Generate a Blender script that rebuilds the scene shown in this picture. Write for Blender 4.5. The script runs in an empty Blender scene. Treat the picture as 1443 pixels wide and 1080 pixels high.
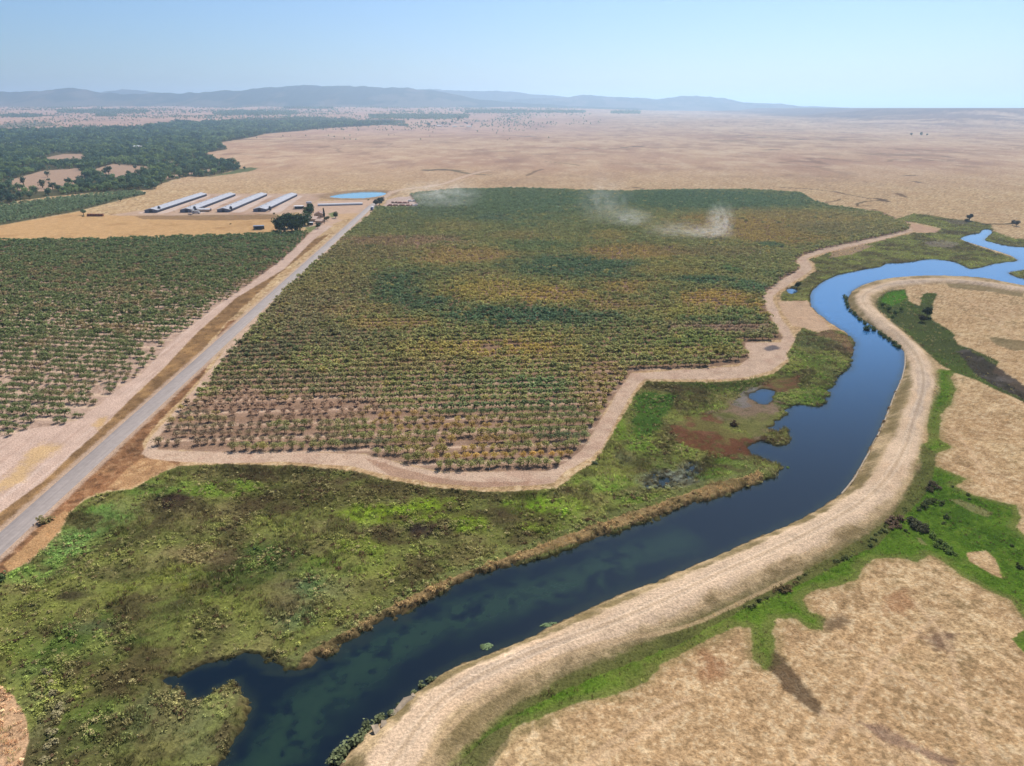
import bpy, math, random
import numpy as np
from mathutils import Vector

R = math.radians
random.seed(5)
rng = np.random.default_rng(11)
SC = bpy.context.scene
COLL = SC.collection

# ------------------------------------------------------------------ survey of the photograph
H = 110.0                      # flying height of the camera above the orchard floor
PITCH = R(21.2)
F = 1000.0
CX, CY = 721.5, 540.0
SP, CP = math.sin(PITCH), math.cos(PITCH)
SUN_EL, SUN_AZ = R(52), R(24)


def P(px, py, z=0.0):
    """photo pixel -> point on the level z"""
    u, v = (px - CX) / F, (py - CY) / F
    dy, dz = CP - v * SP, -SP - v * CP
    t = (z - H) / dz
    return u * t, dy * t


def mpp(x, y, z=0.0):
    return (y * CP + (H - z) * SP) / F


def poly(pts, z=0.0):
    return np.array([P(a, b, z) for a, b in pts])


# ------------------------------------------------------------------ numpy noise
def _h(ix, iy, s):
    h = (ix * 374761393 + iy * 668265263 + s * 974634331) & 0xffffffff
    h = ((h ^ (h >> 13)) * 1274126177) & 0xffffffff
    return ((h ^ (h >> 16)) & 0xffffff) / 16777215.0


def vnoise(x, y, s=0):
    fx, fy = np.floor(x), np.floor(y)
    ix, iy = fx.astype(np.int64), fy.astype(np.int64)
    tx, ty = x - fx, y - fy
    tx = tx * tx * (3 - 2 * tx)
    ty = ty * ty * (3 - 2 * ty)
    a = _h(ix, iy, s); b = _h(ix + 1, iy, s)
    c = _h(ix, iy + 1, s); d = _h(ix + 1, iy + 1, s)
    return (a + (b - a) * tx) * (1 - ty) + (c + (d - c) * tx) * ty


def fbm(x, y, s=0, o=4):
    r = 0; a = 0.5; t = 0
    for k in range(o):
        r = r + a * vnoise(x, y, s + k * 17)
        t += a; a *= 0.55
        x = x * 2.03 + 5.3; y = y * 2.03 + 9.1
    return r / t * 2 - 1           # about -1..1


def sstep(a, b, x):
    t = np.clip((x - a) / (b - a), 0, 1)
    return t * t * (3 - 2 * t)


def lin(c):
    c = np.array(c, float) / 255.0
    return np.where(c <= 0.04045, c / 12.92, ((c + 0.055) / 1.055) ** 2.4)


def sd_poly(pg, X, Y, margin=60.0):
    """signed distance, positive inside; -margin away from the polygon"""
    margin = float(margin); out = np.full(X.shape, -margin)
    lo, hi = pg.min(0) - margin, pg.max(0) + margin
    k = np.nonzero((X > lo[0]) & (X < hi[0]) & (Y > lo[1]) & (Y < hi[1]))[0]
    if not len(k):
        return out
    x, y = X[k], Y[k]
    d2 = np.full(x.shape, 1e18)
    ins = np.zeros(x.shape, bool)
    n = len(pg)
    for i in range(n):
        ax, ay = pg[i]; bx, by = pg[(i + 1) % n]
        ex, ey = bx - ax, by - ay
        wx, wy = x - ax, y - ay
        t = np.clip((wx * ex + wy * ey) / max(ex * ex + ey * ey, 1e-9), 0, 1)
        d2 = np.minimum(d2, (wx - ex * t) ** 2 + (wy - ey * t) ** 2)
        c = (ay <= y) != (by <= y)
        if c.any():
            xi = ax + (y - ay) * ex / (ey if abs(ey) > 1e-9 else 1e-9)
            ins ^= c & (x < xi)
    d = np.sqrt(d2)
    out[k] = np.where(ins, d, -np.minimum(d, margin))
    return out


def sd_line(pl, X, Y, margin=60.0):
    """distance to an open polyline"""
    margin = float(margin); out = np.full(X.shape, margin)
    lo, hi = pl.min(0) - margin, pl.max(0) + margin
    k = np.nonzero((X > lo[0]) & (X < hi[0]) & (Y > lo[1]) & (Y < hi[1]))[0]
    if not len(k):
        return out
    x, y = X[k], Y[k]
    d2 = np.full(x.shape, 1e18)
    for i in range(len(pl) - 1):
        ax, ay = pl[i]; bx, by = pl[i + 1]
        ex, ey = bx - ax, by - ay
        wx, wy = x - ax, y - ay
        t = np.clip((wx * ex + wy * ey) / max(ex * ex + ey * ey, 1e-9), 0, 1)
        d2 = np.minimum(d2, (wx - ex * t) ** 2 + (wy - ey * t) ** 2)
    out[k] = np.minimum(np.sqrt(d2), margin)
    return out


def smooth_closed(pg, it=1):
    for _ in range(it):
        q = np.roll(pg, -1, 0)
        pg = np.stack([pg * .75 + q * .25, pg * .25 + q * .75], 1).reshape(-1, 2)
    return pg


def smooth_open(pl, it=2):
    for _ in range(it):
        a, b = pl[:-1], pl[1:]
        q = np.stack([a * .75 + b * .25, a * .25 + b * .75], 1).reshape(-1, 2)
        pl = np.concatenate([pl[:1], q, pl[-1:]])
    return pl


# ------------------------------------------------------------------ outlines traced on the ground
WZ = -1.2                                          # canal level
LEFT_SHORE = [(250, 1180), (285, 1120), (310, 1078), (335, 1040), (345, 1015), (352, 996), (343, 978), (336, 966), (311, 970), (298, 987),
              (272, 992), (262, 972), (232, 964), (225, 958), (262, 950), (290, 940), (311, 934), (335, 925), (351, 916), (378, 927),
              (395, 947), (413, 950), (444, 932), (480, 915), (540, 880), (575, 862), (620, 836), (669, 813), (727, 796), (760, 788),
              (810, 770), (883, 746), (926, 730), (966, 716), (1010, 703), (1053, 690), (1079, 680), (1103, 660), (1089, 651),
              (1069, 643), (1054, 637), (1066, 623), (1079, 625), (1093, 629), (1113, 626), (1118, 615), (1106, 605), (1093, 609),
              (1088, 602), (1103, 588), (1109, 578), (1126, 570), (1143, 573), (1156, 574), (1166, 566), (1171, 550), (1182, 533),
              (1197, 516), (1205, 490), (1203, 478), (1193, 470), (1177, 460), (1160, 448), (1150, 440), (1142, 430), (1142, 415),
              (1148, 406), (1160, 397), (1175, 390), (1193, 385), (1210, 382), (1227, 379), (1243, 376), (1250, 371), (1266, 372),
              (1288, 369), (1310, 365), (1344, 369), (1361, 377), (1367, 380), (1381, 378), (1396, 373), (1416, 370), (1437, 368)]
FAR_ARM = [(1427, 362), (1409, 356), (1386, 349), (1364, 342), (1351, 336), (1367, 331), (1381, 329), (1384, 324), (1395, 323),
           (1399, 328), (1390, 335), (1387, 339), (1402, 343), (1416, 347), (1443, 349), (1500, 352), (1600, 357)]
RIGHT_SHORE = [(1600, 425), (1500, 414), (1443, 405), (1420, 400), (1395, 394), (1367, 391), (1338, 390), (1310, 390), (1282, 392),
               (1254, 394), (1240, 396), (1221, 400), (1202, 409), (1193, 421), (1196, 433), (1206, 445), (1231, 461), (1251, 476),
               (1270, 490), (1276, 502), (1275, 518), (1270, 535), (1261, 553), (1253, 573), (1243, 600), (1226, 633), (1206, 670),
               (1186, 696), (1159, 715), (1119, 736), (1073, 756), (1026, 776), (976, 798), (960, 805), (860, 844), (797, 874),
               (726, 908), (656, 934), (631, 944), (603, 962), (575, 985), (543, 1013), (512, 1038), (487, 1066), (474, 1085), (440, 1180)]
WATER = smooth_closed(poly(LEFT_SHORE + FAR_ARM + RIGHT_SHORE, WZ), 1)
ISLET = poly([(1421, 385), (1432, 391), (1455, 396), (1480, 390), (1450, 380), (1433, 382)], WZ)
POOL = smooth_closed(poly([(1051, 557), (1064, 550), (1080, 549), (1094, 554), (1092, 563), (1080, 571), (1066, 568)], WZ), 1)
WET = smooth_closed(poly([(900, 690), (918, 668), (940, 664), (968, 655), (985, 657), (975, 672), (950, 683), (915, 692)], WZ), 1)
PONDLET = smooth_closed(poly([(1108, 408), (1116, 406), (1124, 410), (1121, 414), (1112, 415)], WZ), 2)
PUDDLE = smooth_closed(poly([(1072, 494), (1085, 490), (1098, 492), (1096, 497), (1080, 499)], WZ), 2)
FARM_POND = smooth_closed(poly([(462, 276), (489, 271), (522, 269), (546, 270.5), (540, 275.5), (514, 280), (488, 280), (468, 278.5)]), 2)

LEVEE_EDGE = [(1600, 434), (1500, 423), (1443, 414), (1400, 405), (1367, 400), (1338, 399), (1300, 400), (1262, 406), (1240, 415),
              (1232, 429), (1246, 443), (1264, 459), (1280, 474), (1300, 490), (1315, 506), (1321, 523), (1322, 541), (1317, 559),
              (1310, 576), (1303, 600), (1300, 622), (1288, 671), (1260, 718), (1217, 748), (1173, 773), (1122, 803), (1066, 829),
              (1015, 850), (960, 876), (880, 912), (800, 945), (730, 985), (670, 1030), (630, 1080), (560, 1180)]
LEVEE = smooth_closed(np.concatenate([poly(LEVEE_EDGE, 0.5), poly(RIGHT_SHORE, WZ)[::-1]]), 1)
LEVEE_TRACK = smooth_open(poly([(1600, 424), (1500, 415), (1443, 409), (1400, 401), (1338, 395), (1290, 396), (1240, 404), (1214, 417),
                                (1217, 430), (1243, 453), (1268, 472), (1292, 498), (1302, 530), (1300, 555), (1288, 590), (1273, 640), (1240, 690), (1190, 725),
                                (1130, 757), (1060, 789), (1000, 815), (940, 846), (860, 880), (760, 916), (690, 947), (640, 974), (596, 1014), (570, 1054),
                                (530, 1110), (490, 1180)], 1.2))
TOE_PATH = smooth_open(poly([(1130, 806), (1040, 850), (960, 887), (850, 908), (762, 943), (700, 982), (656, 1010), (617, 1052), (596, 1080), (560, 1130)], .3))

ROAD_A, ROAD_B = np.array(P(93, 682)), np.array(P(522, 291.5))
rd = ROAD_B - ROAD_A
ROAD = np.array([ROAD_A - rd * 0.35, ROAD_A, ROAD_A + rd * .5, ROAD_B, np.array(P(534, 283)), np.array(P(546, 275))])
FAR_TRACK = smooth_open(poly([(534, 283), (549, 272), (566, 267), (590, 264.7), (626, 259.7), (645, 252), (662, 246), (690, 240)]))
VERGE_L = poly([(443, 337), (400, 380), (333, 420), (277, 470), (230, 520), (187, 560), (140, 607), (103, 640), (60, 680), (25, 705), (-30, 745), (-120, 800),
                (-60, 850), (0, 765), (95, 682), (200, 590), (321, 453), (392, 387), (465, 330)])
VERGE_R = poly([(321, 453), (262, 537), (110, 672), (0, 775), (-90, 850), (-60, 900), (12, 805), (40, 792), (62, 772), (85, 747), (98, 722), (120, 702), (150, 692),
                (185, 688), (213, 672), (236, 660), (255, 652), (230, 645), (205, 640), (201, 622), (232, 586), (262, 556), (287, 527), (300, 505), (335, 450)])
DIRT_L = poly([(470, 318), (443, 337), (400, 380), (333, 420), (277, 470), (230, 520), (187, 560), (140, 607), (103, 640), (60, 680), (25, 705), (-30, 745), (-160, 800),
               (-260, 700), (-160, 640), (0, 616), (45, 604), (80, 600), (110, 592), (140, 570), (160, 552), (180, 540), (200, 527), (215, 510), (245, 478), (270, 460),
               (305, 432), (345, 405), (390, 372), (420, 345), (437, 328), (450, 318)])
STRAW_L = poly([(30, 655), (45, 632), (62, 626), (88, 628), (60, 650), (30, 680), (0, 690), (-20, 690)])
STRAW_L2 = poly([(132, 600), (138, 590), (150, 587), (152, 592), (140, 606)])
# dirt track that hugs the orchard by the marsh
TRACK = poly([(212, 617), (204, 632), (200, 640), (212, 647), (240, 650), (300, 653), (411, 651), (500, 658), (549, 671), (611, 680), (679, 687), (744, 684), (780, 680),
              (800, 663), (833, 645), (848, 630), (870, 590), (893, 551), (907, 534), (946, 534), (1016, 534), (1053, 531), (1086, 523), (1110, 506), (1104, 497),
              (1070, 500), (1078, 490), (1112, 487), (1120, 479), (1112, 463), (1101, 448), (1094, 433), (1089, 423), (1090, 416), (1100, 408), (1117, 398), (1131, 389),
              (1144, 380), (1143, 372), (1136, 365), (1142, 362), (1163, 356), (1193, 349), (1220, 343), (1240, 339), (1268, 331), (1287, 326), (1284, 321), (1268, 327),
              (1238, 334), (1161, 350), (1137, 358), (1122, 366), (1128, 377), (1119, 385), (1103, 393), (1087, 404), (1076, 416), (1076, 425), (1083, 440), (1093, 458),
              (1104, 474), (1100, 483), (1050, 483), (1056, 505), (1040, 516), (890, 526), (870, 553), (846, 594), (822, 634), (797, 653), (771, 664), (620, 666), (560, 652), (513, 640),
              (411, 637), (300, 637), (222, 634), (218, 622), (250, 585), (290, 545), (318, 503), (344, 477), (374, 437), (406, 403), (454, 361), (480, 337),
              (520, 306), (528, 292), (514, 306), (490, 322), (460, 345), (425, 377), (385, 412), (352, 445), (325, 480), (308, 505), (290, 528), (268, 555)])
PAD = poly([(1052, 484), (1112, 484), (1120, 479), (1112, 490), (1107, 506), (1088, 523), (1050, 530), (1010, 531), (1040, 518), (1060, 508)])
ORCHARD = poly([(222, 633), (216, 624), (224, 614), (236, 597), (253, 577), (285, 547), (319, 500), (345, 477), (375, 437), (407, 403), (455, 361), (482, 337), (497, 324), (518, 307),
                (530, 294), (590, 293), (577, 275), (640, 268), (720, 267), (810, 269), (860, 271), (960, 269), (1060, 269), (1130, 273), (1145, 284), (1170, 292), (1238, 301),
                (1256, 309), (1282, 319), (1280, 326), (1230, 337), (1161, 352), (1130, 360), (1120, 372), (1128, 378), (1120, 386), (1103, 395), (1085, 407), (1076, 420),
                (1082, 440), (1092, 460), (1104, 477), (1060, 483), (1050, 486), (1057, 505), (1040, 513), (890, 524), (868, 553), (845, 592), (822, 632), (795, 656), (771, 664),
                (620, 665), (567, 652), (513, 639), (411, 637), (300, 637)])
ORCH_L = poly([(-420, 345), (0, 339), (130, 338), (250, 334), (330, 332), (395, 328), (437, 328), (423, 345), (392, 372), (347, 405), (307, 432), (272, 460), (247, 478),
               (217, 510), (200, 528), (180, 541), (160, 553), (138, 572), (112, 593), (80, 601), (45, 606), (0, 620), (-160, 640), (-420, 660)])
ORCH_FAR = poly([(-300, 325), (-300, 305), (0, 291), (60, 283), (120, 276), (195, 270), (207, 274), (170, 282), (105, 299), (60, 307), (0, 318)])

MARSH = poly([(-60, 1200), (-60, 870), (12, 806), (40, 793), (62, 773), (85, 749), (98, 724), (120, 704), (150, 694), (185, 690), (213, 675), (236, 663), (258, 657), (308, 655),
              (411, 656), (500, 664), (549, 677), (611, 687), (679, 694), (744, 692), (785, 688), (810, 668), (836, 652), (852, 632), (874, 592), (897, 553), (910, 538), (946, 538),
              (1016, 538), (1053, 535), (1090, 527), (1112, 510), (1108, 498), (1116, 490), (1124, 470), (1130, 462), (1152, 468), (1168, 464), (1185, 466), (1215, 480), (1206, 520), (1180, 580), (1125, 650), (1085, 690),
              (1010, 712), (810, 778), (620, 846), (480, 925), (400, 960), (350, 930), (355, 1000), (310, 1080), (250, 1200)])
MARSH_R = poly([(1102, 412), (1125, 398), (1150, 382), (1148, 372), (1140, 366), (1170, 356), (1215, 346), (1262, 334), (1290, 328), (1330, 331), (1360, 340), (1386, 350), (1409, 357),
                (1440, 367), (1400, 382), (1340, 375), (1250, 380), (1190, 390), (1152, 410), (1140, 425), (1118, 424), (1100, 424)])
MARSH_R2 = poly([(1262, 309), (1288, 301), (1308, 303), (1338, 308), (1369, 311), (1395, 317), (1400, 324), (1384, 330), (1351, 337), (1324, 335), (1303, 330), (1328, 322), (1300, 316)])
MARSH_R3 = poly([(1396, 324), (1412, 330), (1430, 336), (1470, 340), (1600, 345), (1600, 360), (1443, 350), (1402, 345), (1386, 338)])
STRAW_M = poly([(1097, 425), (1138, 423), (1143, 433), (1152, 443), (1162, 451), (1170, 463), (1153, 467), (1135, 462), (1116, 458), (1104, 442)])
STRAW_BL = poly([(-60, 1200), (-60, 965), (0, 962), (20, 978), (36, 1005), (40, 1040), (28, 1080), (10, 1200)])
BANK_L = poly([(400, 955), (440, 938), (480, 918), (540, 884), (620, 840), (727, 799), (810, 774), (926, 733), (1010, 706), (1085, 679), (1098, 662), (1080, 655), (1000, 671), (926, 698),
               (800, 741), (727, 768), (620, 806), (540, 844), (480, 880), (430, 905), (395, 930)])
BANK_TAN = poly([(410, 948), (480, 910), (540, 876), (620, 832), (727, 790), (810, 764), (926, 724), (1010, 698), (1078, 674), (1070, 664), (1000, 681), (926, 708), (800, 751), (727, 778),
                 (620, 818), (560, 848), (480, 893), (430, 920)])

MEADOW = poly([(960, 886), (1015, 858), (1066, 838), (1122, 812), (1173, 783), (1217, 757), (1258, 724), (1286, 676), (1296, 628), (1308, 622), (1306, 600), (1310, 570), (1316, 545), (1318, 524), (1323, 520),
               (1349, 523), (1339, 532), (1347, 549), (1339, 571), (1324, 586), (1327, 596), (1322, 618), (1343, 631), (1318, 640), (1316, 656), (1343, 667), (1362, 675), (1346, 685),
               (1369, 697), (1407, 707), (1433, 712), (1439, 731), (1433, 744), (1450, 760), (1520, 800), (1520, 900), (1443, 873), (1424, 846), (1386, 829), (1356, 812), (1326, 788), (1309, 782),
               (1292, 793), (1267, 786), (1232, 788), (1215, 803), (1211, 816), (1173, 829), (1143, 833), (1130, 846), (1143, 863), (1164, 871), (1160, 889), (1139, 886), (1122, 873),
               (1096, 873), (1090, 888), (1092, 918), (1102, 935), (1083, 946), (1062, 931), (1060, 910), (1056, 886), (1037, 884), (1011, 893), (948, 926), (930, 937), (913, 960),
               (860, 982), (814, 992), (762, 1010), (719, 1028), (700, 1060), (670, 1100), (600, 1200), (560, 1180), (630, 1080), (670, 1034), (730, 989), (800, 950), (880, 916)])
MEADOW_HOLE = poly([(1362, 777), (1390, 773), (1403, 786), (1414, 814), (1399, 808), (1369, 790)])
MEADOW_BITS = [poly([(1426, 901), (1443, 887), (1500, 880), (1500, 930), (1443, 919)])]
MEADOW_SCARS = [poly([(1336, 702), (1352, 703), (1380, 713), (1400, 722), (1393, 728), (1370, 720)]), poly([(1290, 755), (1298, 756), (1307, 768), (1300, 767)])]
TAIL = poly([(1092, 916), (1106, 930), (1130, 960), (1153, 986), (1162, 1004), (1154, 1009), (1120, 987), (1083, 946)])
FADE = poly([(1160, 872), (1185, 866), (1204, 876), (1188, 884), (1160, 893)])
REEDS = poly([(1228, 429), (1247, 411), (1276, 408), (1280, 425), (1296, 432), (1300, 415), (1320, 414), (1313, 437), (1314, 451), (1341, 467), (1349, 484), (1384, 498), (1408, 510), (1400, 522), (1430, 545), (1500, 580),
              (1500, 598), (1443, 568), (1404, 550), (1376, 536), (1347, 526), (1321, 511), (1294, 487), (1267, 464), (1243, 447)])
DITCH = poly([(1349, 494), (1362, 492), (1385, 503), (1410, 520), (1443, 542), (1500, 574), (1500, 592), (1443, 563), (1420, 551), (1395, 540), (1372, 522)])
REED_BRIGHT = poly([(1240, 425), (1250, 413), (1275, 409), (1277, 421), (1258, 430)])
OLIVE_R = [poly([(1395, 476), (1440, 480), (1500, 484), (1500, 492), (1430, 494), (1405, 486)]), poly([(1330, 398), (1395, 402), (1443, 414), (1443, 420), (1395, 412), (1340, 406)])]

WOOD = poly([(-500, 330), (-500, 192), (0, 187), (200, 183.5), (258, 178), (283, 180), (316, 176.5), (366, 174.5), (440, 175), (480, 176.5), (540, 176), (572, 177), (570, 178.8), (480, 182), (440, 183.5), (408, 186), (375, 189),
             (360, 193), (333, 197), (306, 201), (315, 205), (318, 211), (293, 215), (287, 221), (306, 229), (330, 232), (338, 238), (320, 243), (308, 246), (286, 250), (266, 249),
             (240, 254), (225, 261), (216, 267), (166, 270), (116, 273), (66, 278), (25, 283), (0, 290), (-300, 306)])
CLEARINGS = [poly([(14, 254), (60, 241), (112, 237), (120, 250), (100, 262), (60, 270), (20, 268)]), poly([(130, 240), (160, 231), (208, 235), (206, 246), (175, 252), (140, 250)]),
             poly([(58, 224), (90, 217), (122, 217), (118, 229), (80, 232)]), poly([(184, 209), (214, 208), (214, 211), (186, 212)]), poly([(0, 204), (25, 201), (20, 206), (0, 208)]),
             poly([(226, 250), (262, 244), (300, 238), (300, 241), (262, 247), (230, 254)]), poly([(217, 232), (240, 226), (258, 233), (240, 234)]),
             poly([(85, 205), (118, 202.5), (120, 205), (90, 207)]), poly([(-160, 240), (-60, 236), (-60, 252), (-160, 258)])]
GREENPT = poly([(320, 243), (333, 240), (350, 236), (364, 237), (355, 241), (330, 245), (300, 249), (290, 250)])
BARN_PAD = poly([(150, 304), (205, 296), (262, 277), (290, 273), (440, 273), (462, 272), (425, 298), (400, 302), (240, 304)])
FARM_YARD = poly([(420, 300), (448, 284), (530, 281), (530, 290), (470, 316), (445, 326), (435, 322), (440, 312)])
LAWN = poly([(463, 301), (472, 299), (476, 305), (466, 307)])
LAWN2 = poly([(430, 321), (445, 318), (448, 325), (434, 328)])
YARD_R = poly([(540, 290), (546, 282), (560, 278), (585, 277), (592, 284), (589, 293), (556, 293)])
GOLD_FIELD = poly([(-300, 340), (-300, 330), (0, 318), (60, 308), (110, 299), (160, 304), (300, 306), (395, 304), (400, 318), (385, 328), (330, 332), (130, 338), (0, 339)])

FLAT_RED = poly([(950, 603), (952, 592), (968, 588), (990, 581), (1012, 588), (1022, 600), (1049, 606), (1067, 618), (1066, 634), (1049, 639), (1013, 636), (977, 630), (956, 618)])
FLAT_PINK = poly([(990, 581), (1016, 578), (1031, 567), (1043, 556), (1060, 545), (1076, 541), (1100, 545), (1095, 556), (1095, 566), (1100, 578), (1092, 592), (1085, 604), (1068, 618), (1049, 606), (1022, 600)])
FLAT_RED2 = poly([(1080, 541), (1090, 533), (1122, 530), (1122, 547), (1100, 550)])
FLAT_GREY = poly([(1032, 567), (1043, 552), (1062, 543), (1080, 546), (1058, 552), (1052, 562), (1062, 570), (1048, 572)])
REED_DARK = poly([(892, 558), (903, 551), (923, 549), (952, 556), (946, 568), (940, 580), (932, 598), (921, 611), (898, 614), (889, 602), (893, 580)])

# ------------------------------------------------------------------ blobs of cover: (px, py, rx, ry, colour, strength)
MARSH_BLOBS = [
    (60, 800, 50, 22, (118, 140, 70), .9), (105, 760, 40, 26, (112, 140, 76), .9), (150, 720, 45, 22, (114, 142, 74), .9), (215, 690, 60, 14, (104, 128, 58), .8),
    (238, 704, 34, 13, (62, 50, 42), 1), (325, 737, 12, 9, (62, 50, 46), .9), (100, 836, 26, 10, (72, 62, 50), .9), (180, 805, 60, 14, (74, 74, 46), .8), (170, 755, 34, 20, (82, 86, 48), .7),
    (120, 880, 40, 10, (134, 122, 104), .9), (60, 900, 50, 40, (94, 108, 48), .7), (150, 890, 80, 40, (72, 92, 42), .7), (90, 925, 60, 30, (78, 98, 46), .7),
    (330, 685, 60, 12, (118, 140, 54), 1), (300, 725, 60, 22, (142, 132, 86), .8), (265, 750, 60, 22, (104, 106, 60), .6), (400, 700, 70, 22, (80, 74, 46), .8), (390, 668, 90, 8, (84, 82, 50), .7),
    (330, 800, 60, 36, (72, 86, 42), .8), (380, 780, 50, 22, (70, 88, 44), .7), (255, 826, 16, 8, (138, 142, 58), .9), (270, 780, 60, 16, (140, 122, 88), .8), (220, 790, 40, 14, (138, 132, 84), .8),
    (250, 850, 50, 24, (96, 106, 56), .6), (150, 940, 70, 40, (88, 84, 52), .6), (190, 970, 50, 40, (92, 86, 56), .6), (170, 1030, 80, 40, (94, 100, 60), .6), (110, 1010, 50, 50, (84, 104, 48), .7),
    (230, 1000, 60, 40, (104, 108, 72), .6), (285, 1035, 40, 36, (118, 120, 78), .8), (320, 985, 22, 14, (128, 128, 82), .8), (345, 990, 12, 20, (96, 72, 56), .6),
    (430, 840, 40, 50, (98, 112, 78), .7), (455, 820, 50, 24, (96, 116, 74), .7), (400, 850, 26, 18, (86, 74, 58), .8), (410, 815, 20, 14, (84, 72, 58), .7), (300, 880, 36, 20, (98, 92, 62), .5),
    (480, 790, 50, 26, (104, 126, 48), .7), (510, 770, 40, 18, (122, 136, 50), .6), (500, 735, 60, 16, (96, 92, 58), .6), (540, 720, 50, 12, (130, 150, 46), 1), (595, 745, 22, 11, (60, 52, 46), 1),
    (560, 690, 90, 9, (92, 82, 54), .8), (610, 715, 40, 14, (132, 156, 44), .9), (660, 735, 26, 14, (130, 152, 46), 1), (700, 715, 40, 12, (84, 80, 50), .8), (620, 790, 60, 26, (98, 104, 58), .6),
    (650, 780, 40, 20, (92, 80, 54), .7), (745, 708, 32, 15, (128, 160, 46), 1), (770, 720, 26, 12, (126, 152, 48), 1), (760, 740, 30, 10, (126, 150, 44), .8), (800, 712, 26, 15, (126, 152, 46), 1),
    (820, 740, 60, 14, (104, 112, 58), .6), (860, 722, 40, 12, (112, 126, 58), .6), (800, 690, 20, 6, (98, 82, 58), .8), (850, 678, 36, 13, (114, 154, 46), 1), (905, 700, 44, 8, (110, 132, 54), .8),
    (892, 690, 30, 8, (96, 92, 66), .6), (945, 672, 46, 12, (124, 128, 116), .9), (920, 640, 40, 20, (108, 122, 60), .6), (880, 640, 18, 14, (100, 98, 76), .7), (895, 620, 30, 14, (118, 146, 58), .8),
    (905, 650, 26, 12, (88, 84, 56), .7), (960, 625, 26, 16, (124, 136, 66), .9), (940, 655, 28, 10, (100, 112, 60), .7), (1020, 652, 34, 14, (100, 126, 46), .9), (1000, 668, 30, 6, (92, 116, 46), .8),
    (1050, 655, 30, 12, (116, 124, 70), .7), (870, 600, 12, 30, (116, 140, 52), .8), (1000, 545, 80, 10, (78, 88, 46), .8), (1050, 540, 60, 8, (76, 96, 44), .7), (958, 565, 14, 20, (84, 70, 56), .8),
    (985, 570, 34, 12, (122, 134, 66), .9), (940, 545, 40, 5, (86, 74, 54), .8), (1120, 560, 40, 20, (96, 118, 52), .7), (1140, 540, 44, 22, (104, 132, 48), .7), (1160, 510, 40, 30, (90, 110, 50), .7),
    (1150, 480, 40, 14, (84, 88, 62), .8), (1190, 490, 20, 14, (96, 82, 66), .8), (1180, 525, 16, 16, (104, 102, 66), .6), (1150, 560, 16, 16, (90, 110, 50), .6), (40, 985, 22, 30, (106, 108, 72), .7),
    (75, 1000, 18, 40, (116, 108, 80), .7), (30, 940, 30, 16, (104, 118, 66), .6), (60, 1060, 30, 30, (104, 104, 70), .6)]
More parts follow.
